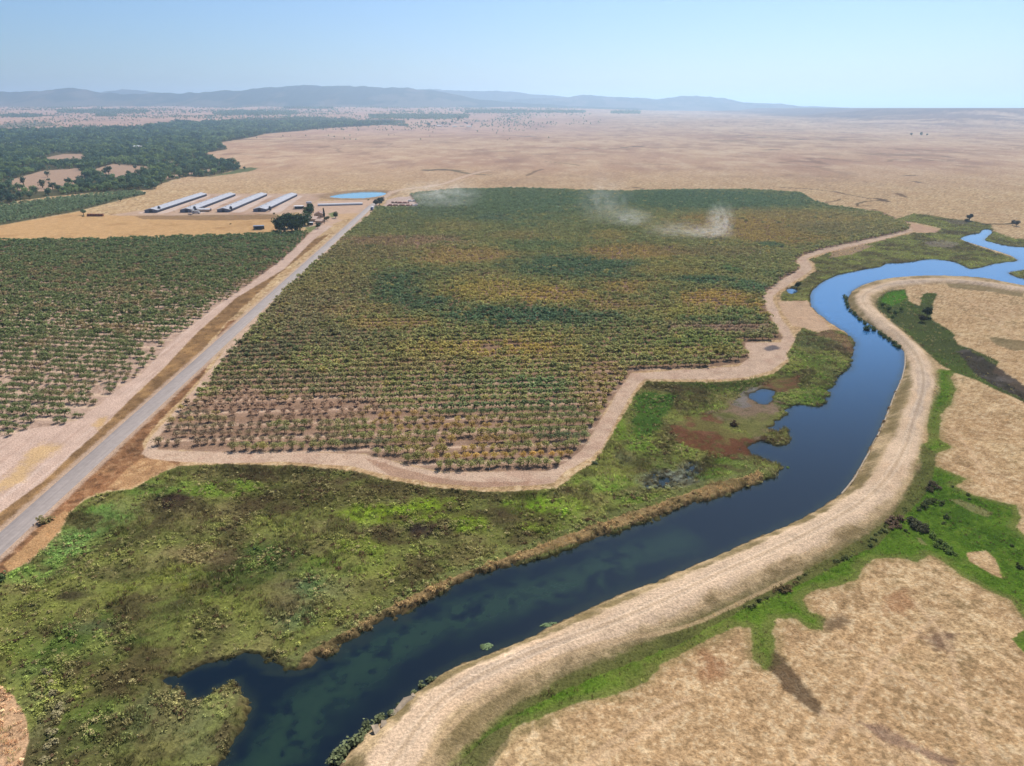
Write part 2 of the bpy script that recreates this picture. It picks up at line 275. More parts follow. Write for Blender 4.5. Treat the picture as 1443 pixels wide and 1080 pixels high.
# colours of the crowns in the big orchard
OG, GO, YG, BR, OL = (70, 86, 50), (130, 116, 52), (138, 124, 48), (114, 94, 74), (102, 102, 54)
ORCH_BLOBS = [
    (700, 285, 150, 26, (74, 90, 58), .9), (620, 300, 50, 14, (84, 94, 62), .8), (980, 283, 190, 16, (68, 88, 58), .9), (860, 330, 60, 30, (92, 98, 52), .6), (560, 318, 60, 14, (88, 92, 52), .6),
    (1120, 310, 130, 14, (122, 106, 52), .8), (1050, 325, 110, 20, (128, 106, 44), .8), (1180, 325, 80, 10, (104, 96, 56), .8), (560, 342, 90, 8, (120, 98, 68), .9), (650, 362, 80, 12, (130, 108, 56), .8),
    (520, 358, 80, 16, (104, 92, 56), .7), (730, 335, 40, 6, (112, 98, 52), .6), (760, 350, 60, 8, (76, 92, 54), .7), (700, 310, 26, 6, (70, 84, 66), .5), (640, 322, 40, 8, (116, 102, 52), .5),
    (820, 378, 110, 16, (62, 82, 56), .9), (640, 388, 50, 7, (80, 88, 54), .6), (540, 400, 60, 18, (64, 80, 52), .9), (600, 425, 70, 18, (62, 80, 54), .9), (700, 450, 90, 14, (62, 82, 54), .95), (800, 452, 80, 10, (60, 80, 56), .9),
    (700, 412, 90, 16, (126, 112, 46), .9), (790, 420, 60, 12, (132, 112, 44), .8), (680, 390, 40, 6, (118, 106, 56), .5), (900, 358, 80, 12, (130, 106, 48), .8), (1000, 358, 80, 8, (106, 96, 58), .7),
    (860, 335, 30, 8, (128, 108, 50), .5), (960, 372, 50, 8, (112, 108, 48), .6), (990, 398, 46, 6, (66, 86, 56), .95), (1060, 408, 36, 8, (68, 88, 54), .9), (1095, 392, 20, 8, (82, 94, 52), .7), (1030, 383, 14, 5, (70, 92, 50), .8),
    (1084, 348, 18, 4, (66, 84, 54), .9), (940, 385, 60, 8, (122, 108, 48), .6), (900, 410, 60, 10, (126, 106, 46), .8), (940, 415, 40, 10, (76, 92, 52), .6), (1010, 425, 60, 14, (136, 112, 42), .9), (960, 445, 60, 10, (116, 110, 46), .7),
    (1050, 445, 30, 10, (84, 98, 50), .8), (1075, 440, 16, 10, (128, 108, 44), .8), (880, 435, 50, 8, (122, 104, 48), .7), (860, 460, 70, 8, (84, 94, 54), .6), (1000, 455, 50, 6, (72, 90, 50), .7),
    (1020, 465, 80, 5, (116, 92, 78), .9), (1070, 474, 40, 5, (100, 94, 62), .9), (960, 485, 90, 10, (92, 102, 46), .8), (960, 500, 90, 8, (116, 108, 46), .7), (900, 480, 60, 8, (96, 98, 52), .6),
    (470, 400, 60, 30, (108, 96, 54), .7), (430, 440, 70, 26, (100, 92, 60), .8), (450, 480, 110, 20, (92, 88, 56), .8), (370, 500, 60, 20, (84, 82, 56), .9), (560, 460, 70, 8, (124, 106, 50), .7), (500, 440, 60, 8, (118, 102, 56), .6),
    (700, 495, 110, 12, (136, 116, 42), .9), (620, 500, 60, 14, (112, 104, 50), .7), (760, 480, 60, 6, (124, 110, 46), .6), (800, 510, 60, 10, (112, 102, 50), .7), (580, 520, 90, 12, (108, 96, 56), .7),
    (400, 540, 120, 14, (90, 84, 58), .8), (340, 575, 120, 22, (116, 90, 74), .9), (450, 580, 90, 22, (116, 90, 74), .9), (300, 615, 90, 18, (106, 88, 70), .95), (420, 618, 80, 14, (104, 90, 66), .9), (250, 600, 40, 24, (104, 90, 68), .9),
    (480, 555, 80, 10, (96, 88, 58), .8), (640, 545, 70, 10, (90, 94, 58), .8), (760, 548, 60, 12, (84, 98, 58), .9), (580, 560, 60, 8, (92, 92, 54), .7), (560, 590, 50, 8, (128, 100, 54), .9), (680, 578, 80, 12, (82, 92, 56), .9),
    (790, 575, 50, 12, (86, 96, 58), .8), (640, 600, 120, 8, (128, 102, 48), .9), (760, 605, 60, 8, (98, 100, 52), .8), (560, 622, 50, 8, (112, 106, 56), .9), (680, 622, 90, 8, (126, 102, 50), .9), (790, 620, 50, 10, (86, 94, 62), .9),
    (700, 642, 110, 9, (140, 112, 44), .95), (770, 640, 40, 8, (140, 108, 40), .8), (510, 632, 30, 8, (80, 80, 60), .9), (840, 560, 40, 24, (116, 100, 52), .8), (850, 530, 50, 12, (118, 100, 54), .8), (480, 605, 40, 6, (98, 94, 56), .8)]


def blend_blobs(blobs, X, Y, C, wn, gain=1.0):
    for (px, py, rx, ry, col, st) in blobs:
        x, y = P(px, py)
        sx = rx * mpp(x, y)
        sy = abs(P(px, py - ry)[1] - P(px, py + ry)[1]) / 2
        k = np.nonzero((abs(X - x) < sx * 1.9) & (abs(Y - y) < sy * 1.9))[0]
        if not len(k):
            continue
        r = np.sqrt(((X[k] - x) / sx) ** 2 + ((Y[k] - y) / sy) ** 2)
        m = sstep(1.35, .55, r + wn[k] * .75) * st * gain
        C[k] += (lin(col) - C[k]) * m[:, None]
    return C


TH_R, ROW = R(4.0), 6.1            # rows of the big orchard
TH_L, ROW_L = R(-7.0), 6.1         # rows of the orchard beyond the road


def mesa(X, Y):
    """the long flat-topped hill on the right and the rolling country far off"""
    far = sstep(1500, 5200, Y)
    z = far * 14 * fbm(X / 900, Y / 1300, 31, 4)
    z += np.clip((Y - 3900) / 4700, 0, 1.1) * (66 + 36 * sstep(1500, -300, X - (Y - 4000) * .1))
    z += far * sstep(2500, 6500, Y) * 22 * (fbm(X / 420, Y / 520, 37, 3) * .5 + .2) * sstep(600, -900, X)
    edge = 2300 + 500 * fbm(Y / 900, X / 4000, 41, 3)
    t = sstep(-250, 950, X - (edge + (Y - 4800) * .18))
    dep = sstep(3900 + 700 * fbm(X / 600, Y * 0, 43, 4), 6100, Y)
    z += t * dep * (88 + 4 * fbm(X / 300, Y / 300, 44, 3))
    cap = 106 + 2.5 * fbm(X / 500, Y / 300, 46, 3)
    z = np.where(t * dep > .02, np.minimum(z, cap), z)
    z += (1 - dep) * t * sstep(2000, 5000, Y) * 26 * np.abs(fbm(X / 350, Y / 700, 45, 4)) * (1 - dep * .8)
    return np.where(t > .3, np.minimum(z, cap), z)


def cover(X, Y, want_col=True):
    """height and ground cover at the points X, Y"""
    X = np.asarray(X, float); Y = np.asarray(Y, float)
    n0 = fbm(X / .8, Y / .8, 18, 2)
    n1 = fbm(X / 1.7, Y / 1.7, 1, 3)
    n2 = fbm(X / 6, Y / 6, 2, 4)
    n3 = fbm(X / 22, Y / 22, 3, 4)
    n4 = fbm(X / 90, Y / 90, 4, 4)

    def warp(s):
        return (n0 * .35 + n1 * .6 + n2 * .9) if s < .3 else ((n1 * .4 + n2) if s < .8 else (n2 * .4 + n3))

    def mask(pg, wpx=3.0, soft=1.2, z=0):
        c = pg.mean(0); s = float(np.median(mpp(pg[:, 0], pg[:, 1])))
        d = sd_poly(pg, X, Y, max(14 * s, 20))
        return sstep(-soft * s, soft * s, d + warp(s) * wpx * s)

    sw = sd_poly(WATER, X, Y, 90)
    isl = sd_poly(ISLET, X, Y, 40)
    sw = np.minimum(sw, -isl)
    shore = sw + n2 * .8 + n1 * .5
    left = sd_poly(MARSH, X, Y, 40)
    shore = np.where(left > -6, shore + n2 * 1.9 + n1 * .8, shore)
    for pg in (POOL, PONDLET):
        shore = np.maximum(shore, sd_poly(pg, X, Y, 30) + n1 * .8 + n2 * (2.2 if pg is POOL else .6))
    wet = sd_poly(WET, X, Y, 30)
    shore = np.maximum(shore, np.where(wet > -3, wet * .2 - 1.0 + n1 * 2.2 + n2 * 1.2, -30))

    m_marsh = np.maximum.reduce([mask(MARSH), mask(MARSH_R), mask(MARSH_R2), mask(MARSH_R3), sstep(-1, 2, isl)])
    m_mead = np.clip(np.maximum(mask(MEADOW, 3.5, 1.6), mask(MEADOW_BITS[0])) - mask(MEADOW_HOLE), 0, 1)
    m_reed = mask(REEDS)
    m_ditch = mask(DITCH, 4)
    d_lev = sd_poly(LEVEE, X, Y, 60)

    # ---- height
    z = np.zeros_like(X)
    right = sstep(20, 90, X) * sstep(700, 350, Y)
    z += right * (n4 * .7 + n3 * .25) * sstep(0, -14, sd_poly(MEADOW, X, Y, 20))
    z += sstep(250, 900, Y) * 0
    def wide(pg, w):
        return sstep(0, w, sd_poly(pg, X, Y, 20) + n2 * 1.0)
    z -= 0.75 * np.maximum.reduce([wide(MARSH, 5), wide(MARSH_R, 6), wide(MARSH_R2, 6), wide(MARSH_R3, 5), sstep(-1, 2, isl)]) + .55 * wide(MEADOW, 12) + .8 * wide(REEDS, 8) + .7 * wide(DITCH, 5)
    z += (m_marsh + m_reed) * (.28 * n2 + .12 * n1) * .8
    d_tk = sd_line(LEVEE_TRACK, X, Y, 60)
    z += 1.7 * sstep(-2, 5.5, d_lev + n2 * .5) * sstep(24, 8, d_tk) * sstep(800, 500, Y)
    z -= .10 * sstep(.5, .15, np.abs(d_tk - 1.0))
    z += .5 * mask(BANK_TAN)
    z += mesa(X, Y)
    z = np.maximum(z, WZ + .2) if False else z
    zb = WZ + np.where(shore > 0, -np.minimum(shore * .5, 3.0), np.minimum(-shore * .55, 40) + .02)
    z = np.where(shore > -20, np.minimum(z, zb), z)
    fp = sd_poly(FARM_POND, X, Y, 40)
    z = np.where(fp > -14, np.minimum(z + .9 * sstep(-14, -5, fp), np.where(fp > 0, -1.6, -.9 - fp * .35)), z)
    out = {'z': z, 'shore': shore}
    if not want_col:
        return out

    # ---- colour
    N = len(X)
    C = np.empty((N, 3))
    def put(m, c, st=1.0):
        nonlocal C
        c = lin(c)
        C += (c - C) * (np.clip(m, 0, 1) * st)[:, None]
    C[:] = lin((204, 168, 124))
    put(sstep(-.25, .5, n3 + .5 * n4), (216, 184, 138), .8)
    put(sstep(.1, .75, n4 + .35 * n3), (180, 140, 106), .5)
    put(sstep(.0, .5, n2 - .2 * n3), (174, 140, 104), .16)
    put(sstep(.05, .5, -n2 - .1), (224, 194, 154), .2)
    put(sstep(.05, .5, n0 + n1 * .3), (132, 106, 74), .5)
    put(sstep(.25, .5, n2 + n0 * .4) * sstep(-.2, .4, n3), (126, 112, 76), .45)
    put(sstep(.1, .6, -n0 - n1 * .5), (240, 216, 176), .5)
    put(sstep(.05, .4, n1), (152, 122, 90), .22)
    put(sstep(.05, .4, -n1), (234, 206, 164), .22)
    # far plain: haze's pale pink put into the colour, broad pale and brown tracts
    far = sstep(900, 1700, Y)
    g1 = fbm(X / 300, Y / 420, 8, 4); g2 = fbm(X / 80, Y / 160, 9, 4)
    put(far, (210, 172, 142), .8)
    put(far * sstep(0, .5, g1), (186, 144, 118), .6)
    put(far * sstep(.05, .5, -g1), (224, 190, 154), .7)
    put(far * sstep(.1, .6, g2), (166, 130, 110), .6)
    g3 = fbm(X / 30, Y / 70, 17, 4)
    put(far * sstep(.1, .5, g3), (170, 132, 106), .5)
    put(far * sstep(.1, .5, -g3), (232, 204, 168), .5)
    put(far * sstep(.035, .012, np.abs(fbm(X / 420, Y / 620, 23, 5) - .05)) * sstep(-.2, .3, g1 + .2), (146, 116, 94), .6)
    put(far * sstep(.15, .6, -g2), (222, 190, 152), .5)
    put(far * sstep(.32, .6, fbm(X / 240, Y / 70, 10, 4)), (126, 104, 86), .5)
    hill = sstep(2600, 4200, Y) * sstep(900, -400, X - (Y - 3000) * .1)
    put(hill, (212, 168, 146), .7)
    put(hill * sstep(.0, .5, g2), (170, 136, 120), .6)
    mt = sstep(3700, 4700, Y) * sstep(1700, 2700, X)
    put(mt * sstep(-.1, .3, fbm(X / 180, Y / 300, 12, 4) + .1), (128, 92, 80), .8)
    put(sstep(5300, 5900, Y) * sstep(2250, 2700, X), (112, 82, 74), .8)
    # creeks and wet draws
    for pl, w, c in (([(600, 240), (622, 239), (645, 241)], 20, (92, 84, 70)), ([(640, 241), (660, 245), (688, 247)], 10, (110, 100, 76)),
                     ([(770, 228), (800, 231), (818, 233.5)], 5, (124, 108, 82)), ([(742, 248), (756, 241), (764, 239)], 6, (140, 112, 86)), ([(876, 208), (892, 207), (908, 206)], 16, (92, 78, 70)), ([(812, 209), (826, 210.5)], 12, (104, 88, 78)),
                     ([(735, 192), (752, 191)], 22, (100, 88, 84)), ([(1098, 264), (1145, 267), (1175, 270), (1192, 274), (1225, 280)], 4, (104, 78, 62)), ([(1160, 286), (1180, 283), (1184, 281)], 3, (108, 84, 66)),
                     ([(1225, 290), (1208, 291), (1208, 287), (1220, 284), (1236, 283), (1250, 281)], 2.5, (92, 78, 60)), ([(1236, 280), (1250, 284)], 6, (92, 70, 58)), ([(1265, 273), (1276, 278)], 6, (110, 84, 68)),
                     ([(1276, 248), (1290, 247)], 9, (112, 92, 78)), ([(1290, 256), (1297, 258)], 7, (112, 92, 78)), ([(1075, 212), (1094, 211)], 18, (104, 86, 80)), ([(1120, 197), (1135, 196.5)], 24, (108, 92, 88)),
                     ([(1180, 186), (1200, 187), (1220, 186)], 26, (124, 104, 98)), ([(895, 264.5), (906, 265.5)], 6, (82, 70, 56)), ([(1395, 316), (1420, 316), (1432, 314)], 3, (84, 80, 58)), ([(1230, 295), (1250, 303), (1290, 318)], 4, (138, 108, 84))):
        q = poly(pl); s = float(np.median(mpp(q[:, 0], q[:, 1])))
        put(sstep(w, w * .25, sd_line(q, X, Y, w * 3) + n3 * w * .7), c, .85)
    put(mask(GOLD_FIELD, 2), (212, 168, 116), .75)
    put(mask(GOLD_FIELD, 2) * sstep(0, .6, n3), (176, 134, 88), .6)
    put(mask(poly([(190, 304), (390, 302), (392, 309), (300, 311), (200, 309)]), 3), (138, 110, 84), .7)
    # woodland floor
    m_w = mask(WOOD, 3)
    for pg in CLEARINGS:
        m_w = m_w * (1 - mask(pg, 2))
    put(m_w, (84, 84, 60), .95)
    for pg in CLEARINGS:
        put(mask(pg, 2), (182, 152, 130), .9)
    put(mask(GREENPT), (96, 112, 74), .9)
    put(mask(ORCH_FAR, 2), (104, 104, 78), .95)
    far_field = poly([(0, 181), (10, 179), (60, 178), (85, 180), (60, 182), (0, 183)])
    put(mask(far_field, 1), (120, 116, 92), .8)
    # farm
    put(mask(BARN_PAD, 2), (206, 174, 150), .9)
    put(mask(BARN_PAD, 2) * sstep(0, .5, n3), (182, 146, 120), .7)
    for (a, b), (c, d) in (((229, 300), (290, 276.5)), ((281, 300), (333, 276.5)), ((334, 299), (377, 276.5)), ((387, 299), (420, 276.8)), ((204, 300), (276, 276.5))):
        put(sstep(7.5, 5, sd_line(poly([(a, b), (c, d)]), X, Y, 30) + n3 * 2), (226, 202, 186), .8)
    put(mask(FARM_YARD, 2), (214, 180, 154), .95)
    put(mask(poly([(476, 302), (530, 299), (505, 308), (478, 310)]), 2), (214, 176, 132), .8)
    put(sstep(16, 4, np.abs(fp + 8)), (168, 138, 108), .8)
    put(mask(LAWN, 2), (122, 136, 84), .9); put(mask(LAWN2, 2), (118, 128, 80), .9)
    put(mask(YARD_R, 2), (206, 180, 166), .95)
    put(sstep(7, 3, sd_line(FAR_TRACK, X, Y, 30) + n3 * 3), (222, 190, 164), .8)
    # orchards: bare alleys, weeds under the trees
    for pg, th, row, ph in ((ORCHARD, TH_R, ROW, 0), (ORCH_L, TH_L, ROW_L, 0)):
        m = mask(pg, 2, 1.5)
        r = (-X * math.sin(th) + Y * math.cos(th)) / row
        fr = np.abs(r - np.round(r)) * row                 # distance from the tree line
        alt = (np.floor(r) % 2 == 0)
        put(m, (170, 136, 112))
        put(m * sstep(.2, -.3, n3 + .3 * n2), (190, 154, 128), .7)
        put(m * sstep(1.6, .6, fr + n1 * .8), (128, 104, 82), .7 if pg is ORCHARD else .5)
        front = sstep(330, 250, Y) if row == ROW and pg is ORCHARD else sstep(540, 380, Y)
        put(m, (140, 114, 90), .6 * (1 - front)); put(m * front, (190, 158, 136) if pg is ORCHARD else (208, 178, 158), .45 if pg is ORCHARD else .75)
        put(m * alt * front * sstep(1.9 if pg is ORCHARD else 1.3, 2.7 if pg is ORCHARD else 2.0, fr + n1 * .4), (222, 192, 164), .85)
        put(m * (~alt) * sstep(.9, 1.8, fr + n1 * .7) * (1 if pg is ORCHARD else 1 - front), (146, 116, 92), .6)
        put(m * front * sstep(.1, .5, n1 + .5 * n2), (140, 112, 92), .5)
    # dirt by the road
    m = mask(DIRT_L, 1.5)
    put(m, (214, 184, 164))
    rx = (X - (ROAD_A[0] + (Y - ROAD_A[1]) * rd[0] / rd[1]))
    put(m * sstep(.1, .6, fbm(rx / 1.2, Y / 25, 14, 3)), (190, 158, 138), .6)
    put(m * sstep(.1, .6, -fbm(rx / 1.6, Y / 40, 15, 3)), (226, 200, 182), .6)
    put(mask(STRAW_L, 14, 9), (214, 178, 126), .8); put(mask(STRAW_L2, 6, 5), (206, 168, 112), .8)
    m = mask(VERGE_L, 2)
    put(m, (158, 124, 88)); put(m * sstep(.1, .45, n1), (110, 86, 62), .55); put(m * sstep(0, .5, n2), (120, 94, 68), .7); put(m * sstep(.1, .5, -n2), (190, 150, 102), .6)
    m = mask(VERGE_R, 2)
    put(m, (154, 112, 80)); put(m * sstep(0, .5, n2), (112, 84, 64), .7); put(m * sstep(.1, .5, -n2), (190, 146, 104), .6)
    put(m * sstep(.1, .5, n3), (176, 122, 84), .5); put(m * sstep(.1, .45, n1), (96, 74, 56), .6); put(m * sstep(.1, .45, -n1), (200, 160, 120), .45)
    m = mask(poly([(12, 805), (40, 792), (62, 772), (85, 747), (98, 722), (90, 720), (60, 745), (30, 775), (5, 795)]), 2)
    put(m, (206, 164, 116), .7)
    m = mask(poly([(185, 690), (213, 674), (250, 655), (232, 648), (200, 645), (180, 660), (150, 688)]), 3)
    put(m, (200, 158, 114), .7); put(m * sstep(0, .4, n2 + .4 * n1), (140, 104, 78), .7); put(m * sstep(.05, .4, -n1), (222, 184, 136), .5)
    # marsh
    put(m_marsh, (122, 124, 68))
    put(m_marsh * sstep(0, .6, n3), (136, 142, 68), .7)
    put(m_marsh * sstep(.0, .5, -n3 - .15 * n4), (98, 86, 60), .8)
    M = np.nonzero(m_marsh > .02)[0]
    if len(M):
        c0 = C[M].copy()
        blend_blobs(MARSH_BLOBS, X[M], Y[M], c0, n2[M] * .8 + n3[M] * .5)
        C[M] = C[M] + (c0 - C[M]) * m_marsh[M][:, None]
    ns = fbm(X / 11 + n2 * .5, Y / 11, 19, 4)
    put(m_marsh * sstep(.02, .4, ns), (88, 74, 54), .75)
    put(m_marsh * sstep(.12, .5, -ns), (146, 136, 88), .5)
    put(m_marsh * sstep(.1, .5, n2), (72, 68, 46), .6)
    put(m_marsh * sstep(.15, .5, -n2), (136, 142, 76), .45)
    put(m_marsh * sstep(.25, .55, n1), (78, 70, 48), .4)
    put(mask(REED_DARK, 9, 6), (70, 102, 42), .85)
    put(mask(WET, 12, 6), (128, 132, 118), .8); put(mask(WET, 12, 6) * sstep(0, .4, n1 + n2), (96, 104, 70), .7)
    m_fl = np.maximum.reduce([mask(FLAT_PINK, 3), mask(FLAT_RED, 3), mask(FLAT_RED2, 3)])
    put(mask(FLAT_PINK, 18, 5), (140, 118, 98), .95)
    put(mask(FLAT_PINK, 3) * sstep(-.05, .35, n3 + n2 * .5), (116, 118, 66), .8)
    put(mask(FLAT_RED, 20, 5), (114, 74, 56), .95); put(mask(FLAT_RED2, 18, 5), (122, 86, 66), .9)
    put(mask(FLAT_RED, 6, 2) * sstep(.05, .5, n2 + n3), (136, 98, 76), .6)
    put(mask(FLAT_GREY, 2), (136, 128, 122), .8)
    put(m_fl * sstep(.12, .35, n3 - n2 * .5), (122, 120, 70), .75)
    put(m_fl * sstep(.2, .45, n1 + n2 * .6), (96, 98, 56), .6)
    put(mask(STRAW_M, 2), (212, 178, 146), .95); put(mask(STRAW_M, 2) * sstep(.1, .5, n2), (176, 138, 108), .6)
    put(mask(STRAW_BL, 2), (204, 166, 130), .95)
    put(mask(BANK_L, 2), (116, 120, 72), .8); put(mask(BANK_TAN, 2.5), (168, 138, 98), .85)
    put(mask(BANK_TAN, 2.5) * sstep(.0, .5, n2), (122, 108, 72), .7)
    put(mask(poly([(1147, 470), (1170, 464), (1195, 474), (1205, 490), (1200, 500), (1185, 480)])), (140, 112, 86), .8)
    put(mask(poly([(1175, 352), (1215, 345), (1230, 346), (1200, 358), (1170, 362)]), 3), (188, 154, 126), .7)
    put(mask(poly([(1300, 340), (1330, 338), (1352, 342), (1340, 348), (1310, 346)]), 3), (150, 136, 120), .6)
    put(mask(poly([(1251, 307), (1270, 312), (1300, 318), (1325, 324), (1318, 328), (1290, 327), (1284, 319)]), 2), (206, 168, 138), .95)
    put(mask(poly([(1330, 309), (1360, 310), (1370, 312), (1360, 315), (1340, 315)]), 2), (112, 100, 88), .7)
    # right side
    put(m_mead, (94, 122, 42)); put(m_mead * sstep(0, .6, n3), (82, 112, 38), .8); put(m_mead * sstep(.1, .6, -n3), (118, 138, 54), .7)
    put(m_mead * sstep(.2, .6, n2), (78, 104, 40), .5)
    put(m_mead * sstep(.1, .5, n1), (118, 134, 58), .5); put(m_mead * sstep(.1, .5, -n1 + .5 * n3), (66, 90, 36), .5)
    put(m_mead * sstep(.2, .5, fbm(X / 13, Y / 13, 27, 4)), (122, 126, 66), .55)
    de = sd_poly(MEADOW, X, Y, 20) + n2 * 1.6 + n1 * .9
    put(sstep(-2.6, -.3, de) * sstep(3.0, .8, de), (140, 130, 82), .4)
    put(sstep(.2, .6, n2 - .3 * n3) * m_mead * sstep(6, 1, de), (128, 124, 70), .6)
    strip = mask(poly([(960, 872), (1066, 826), (1173, 770), (1258, 716), (1290, 668), (1300, 625), (1320, 640), (1310, 690), (1240, 765), (1140, 818), (1066, 850), (960, 905), (800, 970), (720, 1010), (690, 1010), (800, 938)]), 3)
    put(strip, (108, 104, 64), .75); put(strip * sstep(0, .5, n2), (86, 88, 52), .6)
    put(mask(poly([(600, 1180), (640, 1080), (690, 1035), (720, 1020), (715, 1050), (690, 1090), (660, 1180)]), 3), (116, 106, 72), .7)
    for pg in MEADOW_SCARS: put(mask(pg, 2), (150, 140, 96), .7)
    put(mask(TAIL, 6, 5), (104, 84, 64), .85); put(mask(FADE, 8, 8), (126, 104, 80), .8)
    put(mask(poly([(1300, 893), (1330, 888), (1352, 893), (1340, 915), (1316, 915)]), 12, 10), (124, 98, 82), .75)
    put(mask(poly([(1215, 1018), (1240, 1024), (1300, 1050), (1340, 1075), (1310, 1070), (1250, 1045)]), 10, 8), (146, 118, 102), .7)
    put(mask(poly([(990, 920), (1030, 935), (1020, 960), (990, 955)]), 14, 12), (168, 118, 84), .6)
    put(mask(poly([(1245, 838), (1275, 832), (1290, 850), (1270, 866), (1245, 860)]), 14, 12), (176, 128, 92), .6)
    put(m_reed, (70, 84, 46), .95); put(m_reed * sstep(0, .5, n3), (84, 100, 46), .7); put(mask(REED_BRIGHT), (84, 126, 42), .9)
    put(m_ditch, (74, 66, 60), .9); put(m_ditch * sstep(0, .4, n2), (112, 104, 98), .7)
    for pg in OLIVE_R: put(mask(pg, 3), (124, 112, 80), .7)
    # levee: straw slopes and pale crest track
    wside = sstep(-8, -2.5, sw)
    w = d_tk + n2 * 1.4 + n1 * .6 + n3 * .8
    m_lev = sstep(-1.5, 2.0, d_lev + n1 + n2)
    put(m_lev, (208, 180, 140), .9)
    put(m_lev * sstep(.0, .45, n2), (160, 134, 98), .6); put(m_lev * sstep(.1, .5, n1 + .2 * n2), (226, 198, 156), .5)
    put(m_lev * sstep(.15, .5, -n1 + .3 * n2) * sstep(3.5, 6, d_tk), (130, 114, 80), .6)
    put(m_lev * wside * sstep(-.5, .2, n2 + .4 * n1), (124, 112, 76), .75)
    put(m_lev * sstep(4.2, 6.5, d_tk + n2 * 1.5) * sstep(-.1, .35, n3 + .5 * n2), (142, 122, 84), .6)
    put(m_lev * (1 - wside) * sstep(5.5, 9, d_tk + n3 * 2 + n2) * sstep(8, 2, d_lev + n2 * 2), (138, 122, 84), .6)
    put(m_lev * sstep(5.2, 3.0, w), (236, 206, 174), .9)
    put(m_lev * sstep(5.2, 3.0, w) * sstep(.1, .5, n3), (220, 186, 150), .6)
    put(m_lev * sstep(2.6, 1.4, w + n3) * sstep(-.1, .4, n4 + .3 * n3), (198, 176, 156), .75)
    put(m_lev * sstep(.55, .2, np.abs(d_tk - 1.0) + n1 * .15), (240, 216, 186), .35)
    put(m_lev * sstep(.5, .2, d_tk + n2 * .3 + n1 * .2), (176, 150, 114), .3)
    tp = sd_line(TOE_PATH, X, Y, 20)
    put(sstep(.8, .3, tp + n1 * .3) * sstep(172, 140, Y + n3 * 10), (206, 176, 136), .7)
    # cattle paths in the dry field
    for pl in ([(1180, 905), (1250, 930), (1330, 985), (1443, 1030)], [(1290, 850), (1340, 905), (1350, 980), (1400, 1080)], [(1130, 1080), (1200, 1000), (1240, 930), (1320, 870)], [(1340, 600), (1370, 640), (1400, 690)], [(1360, 420), (1400, 450), (1420, 470), (1443, 480)], [(960, 1002), (900, 1040), (830, 1080), (780, 1110)], [(970, 985), (920, 1005), (860, 1045), (820, 1080)], [(1162, 1004), (1200, 1020), (1260, 1056), (1300, 1080)]):
        put(sstep(1.0, .3, sd_line(smooth_open(poly(pl)), X, Y, 12) + n1 * .4), (224, 190, 150), .55)
    # orchard track
    m_t = np.maximum(mask(TRACK, 1.5, 1.0), mask(PAD, 2))
    put(m_t, (216, 186, 160), .97); put(m_t * sstep(0, .5, n2), (200, 164, 140), .6); put(m_t * sstep(.2, .5, n1), (178, 142, 116), .4)
    m_rim = mask(poly([(513, 645), (567, 660), (620, 674), (680, 680), (744, 679), (744, 683), (679, 687), (611, 681), (549, 671)]), 2)
    put(m_rim, (168, 128, 102), .6)
    put(mask(PUDDLE, 5, 2), (96, 92, 98), .85)
    # road shoulder
    dr = sd_line(ROAD[:6], X, Y, 30)
    put(sstep(6.2, 4.4, dr + n1 * .7) * .8, (206, 178, 154))
    # wet rim of the water
    rim = sstep(-1.6, -.2, shore)
    put(rim * (m_lev < .5), (74, 66, 48), .8)
    put(sstep(-.7, 0, shore) * (m_lev >= .5), (96, 84, 66), .7)
    put(sstep(-.2, .4, shore), (46, 50, 34), .9)
    out.update(col=C, marsh=m_marsh, mead=m_mead, reed=m_reed, lev=m_lev, track=m_t, flat=m_fl, dtk=d_tk, strip=strip)
    return out


def ground_z(x, y):
    return cover(np.atleast_1d(np.asarray(x, float)), np.atleast_1d(np.asarray(y, float)), False)['z']


# ------------------------------------------------------------------ mesh plumbing
K = 0.62                       # sunlit picture value -> albedo


def quad_mesh(name, V, Fq, mat, col=None, smooth=False):
    me = bpy.data.meshes.new(name)
    V = np.ascontiguousarray(V, np.float32); Fq = np.ascontiguousarray(Fq, np.int32)
    me.vertices.add(len(V)); me.vertices.foreach_set('co', V.ravel())
    me.loops.add(Fq.size); me.loops.foreach_set('vertex_index', Fq.ravel())
    me.polygons.add(len(Fq)); me.polygons.foreach_set('loop_start', np.arange(0, Fq.size, Fq.shape[1], dtype=np.int32))
    if smooth:
        me.polygons.foreach_set('use_smooth', np.ones(len(Fq), bool))
    me.update(calc_edges=True)
    if col is not None:
        a = me.attributes.new('Col', 'FLOAT_COLOR', 'POINT')
        c = np.ones((len(V), 4), np.float32); c[:, :3] = col
        a.data.foreach_set('color', c.ravel())
    if mat:
        me.materials.append(mat)
    return me


def link(name, data, parent=None, loc=None):
    o = bpy.data.objects.new(name, data)
    COLL.objects.link(o)
    if parent: o.parent = parent
    if loc is not None: o.location = loc
    return o


def tag(o, label=None, cat=None, group=None, kind=None):
    if label: o['label'] = label
    if cat: o['category'] = cat
    if group: o['group'] = group
    if kind: o['kind'] = kind
    return o


def nodes(name):
    m = bpy.data.materials.new(name); m.use_nodes = True
    nt = m.node_tree; nt.nodes.clear()
    return m, nt, nt.nodes.new('ShaderNodeOutputMaterial')


def nd(nt, t, **kw):
    n = nt.nodes.new(t)
    for k, v in kw.items(): setattr(n, k, v)
    return n


def math_n(nt, op, a, b=None):
    n = nt.nodes.new('ShaderNodeMath'); n.operation = op
    for i, v in enumerate((a, b)):
        if v is None: continue
        if isinstance(v, (int, float)): n.inputs[i].default_value = v
        else: nt.links.new(v, n.inputs[i])
    return n.outputs[0]


